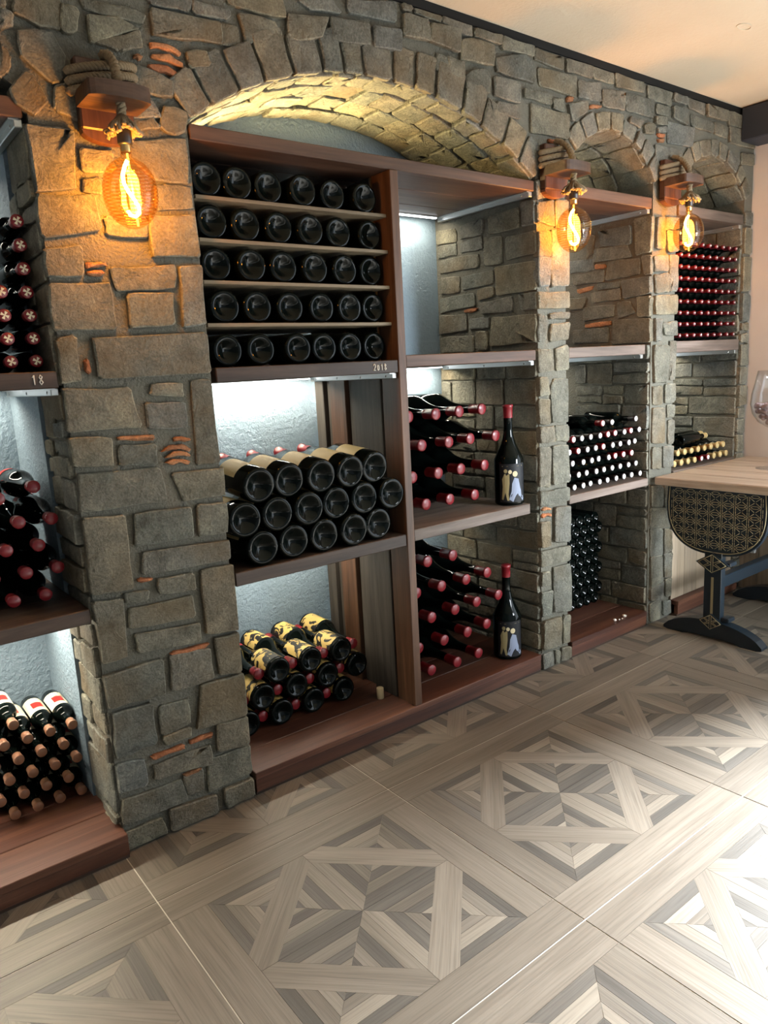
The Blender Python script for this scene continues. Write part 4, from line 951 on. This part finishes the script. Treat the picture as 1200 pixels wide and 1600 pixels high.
def lamp(label, x, z, e):
    t = thing('wall_lamp', label, 'lamp', (x, 0.0, z))
    px = -0.008
    b = MB(); b.box(px - 0.07, px + 0.07, -0.034, -0.002, 0.165, 0.335, 0, 0.004); b.build('back_plate', M['bracket_wood'], t)
    b = MB()                              # rounded foot of the plate
    n = 10
    pr = [(px - 0.07, 0.164)] + [(px - 0.07 * math.cos(PI * i / n), 0.164 - 0.028 * math.sin(PI * i / n)) for i in range(1, n)] + [(px + 0.07, 0.164)]
    b.prism(pr, lambda u, v, d: (u, d, v), -0.030, -0.002); o = b.build('plate_foot', M['bracket_wood'], t); fix_normals(o.data)
    b = MB()                              # arm with a rounded nose
    pr = [(px - 0.078, -0.034), (px - 0.078, -0.135)] + [(px + 0.078 * -math.cos(PI * i / n) , -0.135 - 0.022 * math.sin(PI * i / n)) for i in range(1, n)] + [(px + 0.078, -0.135), (px + 0.078, -0.034)]
    b.prism(pr, lambda u, v, d: (u, v, d), 0.212, 0.248); o = b.build('arm', M['beam'], t); fix_normals(o.data)
    b = MB()
    rope(b, [(0, -0.11, 0.158), (0, -0.11, 0.20), (0, -0.11, 0.25), (0.0, -0.105, 0.275), (0.005, -0.08, 0.315), (0.005, -0.045, 0.345), (0.0, -0.02, 0.352)], 0.0125, 8)
    for zz in (0.268, 0.292, 0.316):
        rope(b, [(px + 0.086 * math.cos(a), -0.018 - 0.036 * math.sin(a), zz + 0.018 * math.cos(a)) for a in [PI * i / 12 for i in range(13)]], 0.010, 9)
    b.build('rope', M['rope'], t)
    b = MB(); g = random.Random(int(x * 100))
    for i in range(46):
        a = 2 * PI * i / 46 + g.uniform(-0.1, 0.1); q = g.uniform(0.030, 0.052)
        b.tube([(0.006 * math.cos(a), -0.11 + 0.006 * math.sin(a), 0.185), (0.018 * math.cos(a), -0.11 + 0.018 * math.sin(a), 0.170), (q * 0.75 * math.cos(a), -0.11 + q * 0.75 * math.sin(a), 0.153 + g.uniform(-0.004, 0.006)), (q * math.cos(a + 0.1), -0.11 + q * math.sin(a + 0.1), 0.143 + g.uniform(-0.01, 0.01))], [0.004, 0.0045, 0.005, 0.006], 5)
    b.build('rope_fray', M['rope'], t)
    b = MB(); b.lathe([(0, 0.165), (0.017, 0.165), (0.0185, 0.155), (0.0185, 0.118), (0.0165, 0.114), (0, 0.114)], 20); b.build('socket', M['black'], t, (0, -0.11, 0))
    b = MB(); b.lathe([(0.0135, 0.1135), (0.0135, 0.099), (0.0125, 0.096)], 18); b.build('screw_collar', M['brass'], t, (0, -0.11, 0))
    pr = [(0.0135, 0.099), (0.0145, 0.09)]
    for i in range(0, 101):
        u = i / 100; zz = 0.085 - 0.172 * u
        pr.append((max(bulb_r(zz), 0.0140 if u < 0.1 else 0.0), zz))
    pr.append((0, -0.0885))
    b = MB(); b.lathe(pr, 36)
    bulb = b.build('bulb', M['bulb_glass'], t, (0, -0.11, 0))
    b = MB()
    for k in range(17):                   # the raised rings of the ribbed glass
        zc = 0.066 - 0.0085 * k
        R_ = lambda zz: 0.0012 + bulb_r(zz)
        b.lathe([(R_(zc + 0.0022), zc + 0.0022), (R_(zc) + 0.0012, zc), (R_(zc - 0.0022), zc - 0.0022)], 36)
    b.build('rib', M['rib_glass'], bulb)
    b = MB()
    pts = [(0.001, 0.078), (-0.004, 0.066), (-0.011, 0.045), (-0.0115, 0.025), (-0.006, 0.003), (0.005, -0.018), (0.0135, -0.036), (0.0145, -0.050), (0.007, -0.057), (-0.004, -0.052), (-0.007, -0.042)]
    b.tube([(u, 0.012 * math.sin(i * 0.8), v) for i, (u, v) in enumerate(pts)], 0.0046, 8)
    b.build('filament', M['filament'], t, (0, -0.11, 0))
    b = MB(); b.tube([(0.004, 0.004, 0.096), (0.008, 0.005, 0.03), (0.012, 0.005, -0.06), (0.012, 0.003, -0.08)], 0.003, 8)
    b.build('glass_stem', M['filament_dim'], t, (0, -0.11, 0))
    light('bulb_light', 'POINT', (x, -0.11, z), energy=e, color=(1.0, 0.43, 0.06), shadow_soft_size=0.03)
lamp('large amber bulb hanging from roped wooden bracket on the broad left pier', 0.205, 1.866, 13.5)
lamp('amber bulb hanging from roped bracket on the narrow middle pier', 2.006, 1.897, 13.5 * 0.9)
lamp('amber bulb hanging from roped bracket on the pier above the table', 2.858, 1.940, 13.5 * 0.9)

# ------------------------------------------------------------------ table
t = thing('pedestal_table', 'oak-topped table on navy pedestals with gold geometric inlay, by the right wall', 'table', (2.76, -0.34, 0))
for i in range(5):
    x0 = 0.0 + 0.186 * i; b = MB(); b.box(x0 + 0.001, min(x0 + 0.185, 0.935), -0.46, 0.325, 0.745, 0.785, 0, 0.004)
    b.build('top_plank', M['tabletop'], t)
YC = 0.02                                  # pedestal centre, relative to the table
def apron_shape(k=1.0):
    p = []
    for i in range(33):
        a = PI * i / 32
        c, s_ = math.cos(a), math.sin(a)
        u = 0.25 * math.copysign(abs(c) ** 0.80, c); v = 0.66 - 0.235 * abs(s_) ** 0.80
        p.append((u, v))
    p = [(0.245, 0.7445)] + p + [(-0.245, 0.7445)]
    return [(u * k, 0.70 + (v - 0.70) * k if v < 0.70 else v - (1 - k) * 0.12) for u, v in p]
def pedestal(X, parent):
    tfp = lambda u, v, d: (X + d, YC + u, v)
    b = MB(); b.prism(apron_shape(), tfp, 0.0, 0.028); o = b.build('apron', M['navy'], parent); fix_normals(o.data)
    ap = o
    b = MB(); rim = apron_shape(0.955)
    b.tube([tfp(u, v, -0.001) for u, v in rim], 0.0022, 5)
    lim = apron_shape(0.94)
    lim = lim[1:-1]
    def inside(u, v):
        if v > 0.735 or abs(u) > 0.232: return False
        f = lambda uu: 0.66 - 0.235 * max(0, 1 - (abs(uu) / 0.25) ** 2.5) ** 0.4
        return v > f(u) + 0.014
    def seg(a, c):
        if inside(*a) and inside(*c): b.tube([tfp(*a, -0.0006), tfp(*c, -0.0006)], 0.0015, 4)
    P, Q = 0.0625, 0.050
    for c in range(-4, 4):
        for r in range(0, 8):
            u0 = (c + 0.5) * P; v0 = 0.728 - r * Q
            for s_ in (-1, 1):
                for w_ in (-1, 1):
                    seg((u0 + s_ * 0.0045, v0 + w_ * 0.006), (u0 + s_ * 0.0045, v0 + w_ * 0.0235))
                    seg((u0 + s_ * 0.002, v0 + w_ * 0.0015), (u0 + s_ * 0.0275, v0 + w_ * 0.0215))
            um = u0 + P / 2; vm = v0
            hexa = [(um - 0.021, vm), (um - 0.010, vm + 0.006), (um + 0.010, vm + 0.006), (um + 0.02, vm), (um + 0.010, vm - 0.006), (um - 0.010, vm - 0.006)]
            for i in range(6): seg(hexa[i], hexa[(i + 1) % 6])
    tag(b.build('gold_inlay', M['inlay'], ap), kind='stuff')
    b = MB(); b.box(X - 0.004, X + 0.034, YC - 0.044, YC + 0.044, 0.085, 0.44, 0, 0.003); post = b.build('post', M['navy'], parent)
    b = MB(); b.box(X - 0.0055, X - 0.0035, YC - 0.006, YC + 0.006, 0.13, 0.315); b.build('gold_stripe', M['inlay'], post)
    def diamond(zc, hu, hv):
        b = MB(); b.prism([(-hu, zc), (0, zc - hv), (hu, zc), (0, zc + hv)], tfp, -0.014, -0.003); o = b.build('diamond_plate', M['navy'], parent); fix_normals(o.data)
        b = MB(); k = 0.86
        L = lambda a, c: b.tube([tfp(*a, -0.0145), tfp(*c, -0.0145)], 0.0016, 4)
        R4 = [(-hu * k, zc), (0, zc - hv * k), (hu * k, zc), (0, zc + hv * k)]
        for i in range(4): L(R4[i], R4[(i + 1) % 4])
        for s_ in (-1, 1):
            L((s_ * 0.005, zc + hv * 0.78), (s_ * 0.005, zc - hv * 0.78))
            for w_ in (-1, 1):
                L((0.005 * s_, zc + w_ * 0.004), (s_ * hu * 0.5, zc + w_ * hv * 0.42))
                L((s_ * hu * 0.2, zc), (s_ * hu * 0.55, zc + w_ * hv * 0.33)); L((s_ * hu * 0.55, zc + w_ * hv * 0.33), (s_ * hu * 0.82, zc))
        b.build('gold_inlay', M['inlay'], o)
    diamond(0.385, 0.082, 0.052)
    diamond(0.090, 0.062, 0.042)
    # arched foot
    top = []; n = 18
    for i in range(n + 1):
        u = -0.25 + 0.5 * i / n; a = abs(u) / 0.25
        top.append((u, 0.018 + 0.078 * (1 - a ** 2.2) ** 0.75 if a < 1 else 0.018))
    bot = [(0.25, 0.006), (0.225, 0.0), (0.15, 0.0), (0.11, 0.012), (-0.11, 0.012), (-0.15, 0.0), (-0.225, 0.0), (-0.25, 0.006)]
    b = MB(); b.prism(top + bot, tfp, -0.012, 0.045); o = b.build('foot', M['navy'], parent); fix_normals(o.data)
    for z in (0.39, 0.112):
        b = MB(); b.box(X + 0.0, X + 0.06, YC - 0.085, YC - 0.046, z - 0.012, z + 0.008, 0, 0.003); b.build('wedge', M['navy'], parent)
pedestal(0.028, t)
pedestal(0.74, t)
b = MB(); b.box(0.06, 0.74, YC - 0.022, YC + 0.022, 0.25, 0.31, 0, 0.004); b.build('stretcher', M['navy'], t)

# ------------------------------------------------------------------ glass of corks on the table
g = random.Random(5)
GX, GY, GZ = 3.30, -0.352, 0.7855
t = thing('wine_glass', 'oversized clear wine glass holding stained corks on the table', 'glass', (GX, GY, GZ))
b = MB(); b.lathe([(0, 0.2), (0.045, 0.212), (0.085, 0.238), (0.112, 0.28), (0.123, 0.33), (0.118, 0.38), (0.104, 0.44), (0.093, 0.495), (0.091, 0.495), (0.102, 0.44), (0.116, 0.38), (0.121, 0.33), (0.110, 0.282), (0.083, 0.241), (0.044, 0.216), (0, 0.204)], 36)
b.build('bowl', M['clear_glass'], t)
b = MB(); b.lathe([(0.024, 0.012), (0.012, 0.03), (0.0085, 0.08), (0.0085, 0.16), (0.018, 0.196), (0, 0.2)], 18); b.build('stem', M['clear_glass'], t)
b = MB(); b.lathe([(0, 0.0), (0.085, 0.0), (0.086, 0.003), (0.05, 0.008), (0.024, 0.012), (0, 0.013)], 30); b.build('glass_foot', M['clear_glass'], t)
cm = MB(); cm.lathe([(0, -0.02), (0.0105, -0.02), (0.0115, -0.018), (0.0115, 0.018), (0.0105, 0.02), (0, 0.02)], 10); cork = cm.mesh('cork', M['cork'])
n = 0
for lay_, (z, rad, cnt) in enumerate(((0.236, 0.035, 5), (0.264, 0.068, 9), (0.292, 0.085, 11), (0.320, 0.092, 12))):
    for i in range(cnt):
        a = 2 * PI * i / cnt + lay_ * 0.3
        o = link('cork', cork, None, (GX + rad * math.cos(a), GY + rad * math.sin(a), GZ + z), (g.uniform(1.2, 1.9), g.uniform(-0.2, 0.2), a))
        tag(o, 'purple-stained cork inside the big wine glass on the table', 'cork', 'corks in the wine glass')
# ------------------------------------------------------------------ low panels and small things
t = thing('boarding', 'pale boarded panel closing the right niche below its shelf, behind the table', 'panel', (3.285, 0.0, 0.086))
for i in range(5):
    b = MB(); b.box(-0.316 + 0.1268 * i, -0.316 + 0.1268 * i + 0.125, 0.006, 0.024, 0.0, 0.655, 0, 0.0015); b.build('board', M['panel'], t)
t = thing('wainscot', 'boarded wainscot on the right wall under the table', 'panel', (3.70, -0.003, 0.0))
for i in range(9):
    b = MB(); b.box(-0.02, -0.001, -0.112 * (i + 1) + 0.001, -0.112 * i - 0.001, 0.0, 0.74, 0, 0.0015); b.build('board', M['panel'], t)
t = thing('wall_socket', 'grey socket box on the wainscot under the table', 'socket', (3.678, -0.06, 0.27))
b = MB(); b.box(-0.022, 0.0, -0.045, 0.045, -0.045, 0.045, 0, 0.004); b.build('box', M['white_plastic'], t)
b = MB(); b.box(-0.024, -0.0215, -0.03, 0.03, -0.03, 0.03, 0, 0.001); b.build('cover', M['white_plastic'], t)
b = MB(); b.lathe([(0, 0), (0.0135, 0.0), (0.0145, 0.002), (0.0145, 0.043), (0.0135, 0.045), (0, 0.045)], 14)
tag(b.build('bottle_cork', M['cork_plain'], None, (1.105, 0.16, 0.0835)), 'pale cork standing on the plinth at the foot of the divider', 'cork')
for i, (x, y, q) in enumerate(((2.500, 0.03, 0.010), (2.526, 0.022, 0.006), (2.580, 0.03, 0.012), (2.548, 0.02, 0.005))):
    b = MB(); g = random.Random(i)
    vs = [(q * g.uniform(0.7, 1.1) * math.cos(a) * math.cos(e), q * g.uniform(0.7, 1.1) * math.sin(a) * math.cos(e), max(0, q * (0.5 + 0.6 * math.sin(e)))) for e in (-0.9, 0.1, 0.9) for a in [2 * PI * k / 7 for k in range(7)]]
    fs = [(r * 7 + k, r * 7 + (k + 1) % 7, (r + 1) * 7 + (k + 1) % 7, (r + 1) * 7 + k) for r in range(2) for k in range(7)] + [tuple(range(7))[::-1], tuple(range(14, 21))]
    b.add(vs, fs)
    tag(b.build('plaster_crumb', M['crumb'], None, (x, y, 0.0822)), 'white plaster crumb on the front edge of the middle plinth, %s' % ['leftmost', 'second from left', 'rightmost and largest', 'third from left'][i], 'crumb', 'plaster crumbs on the middle plinth')
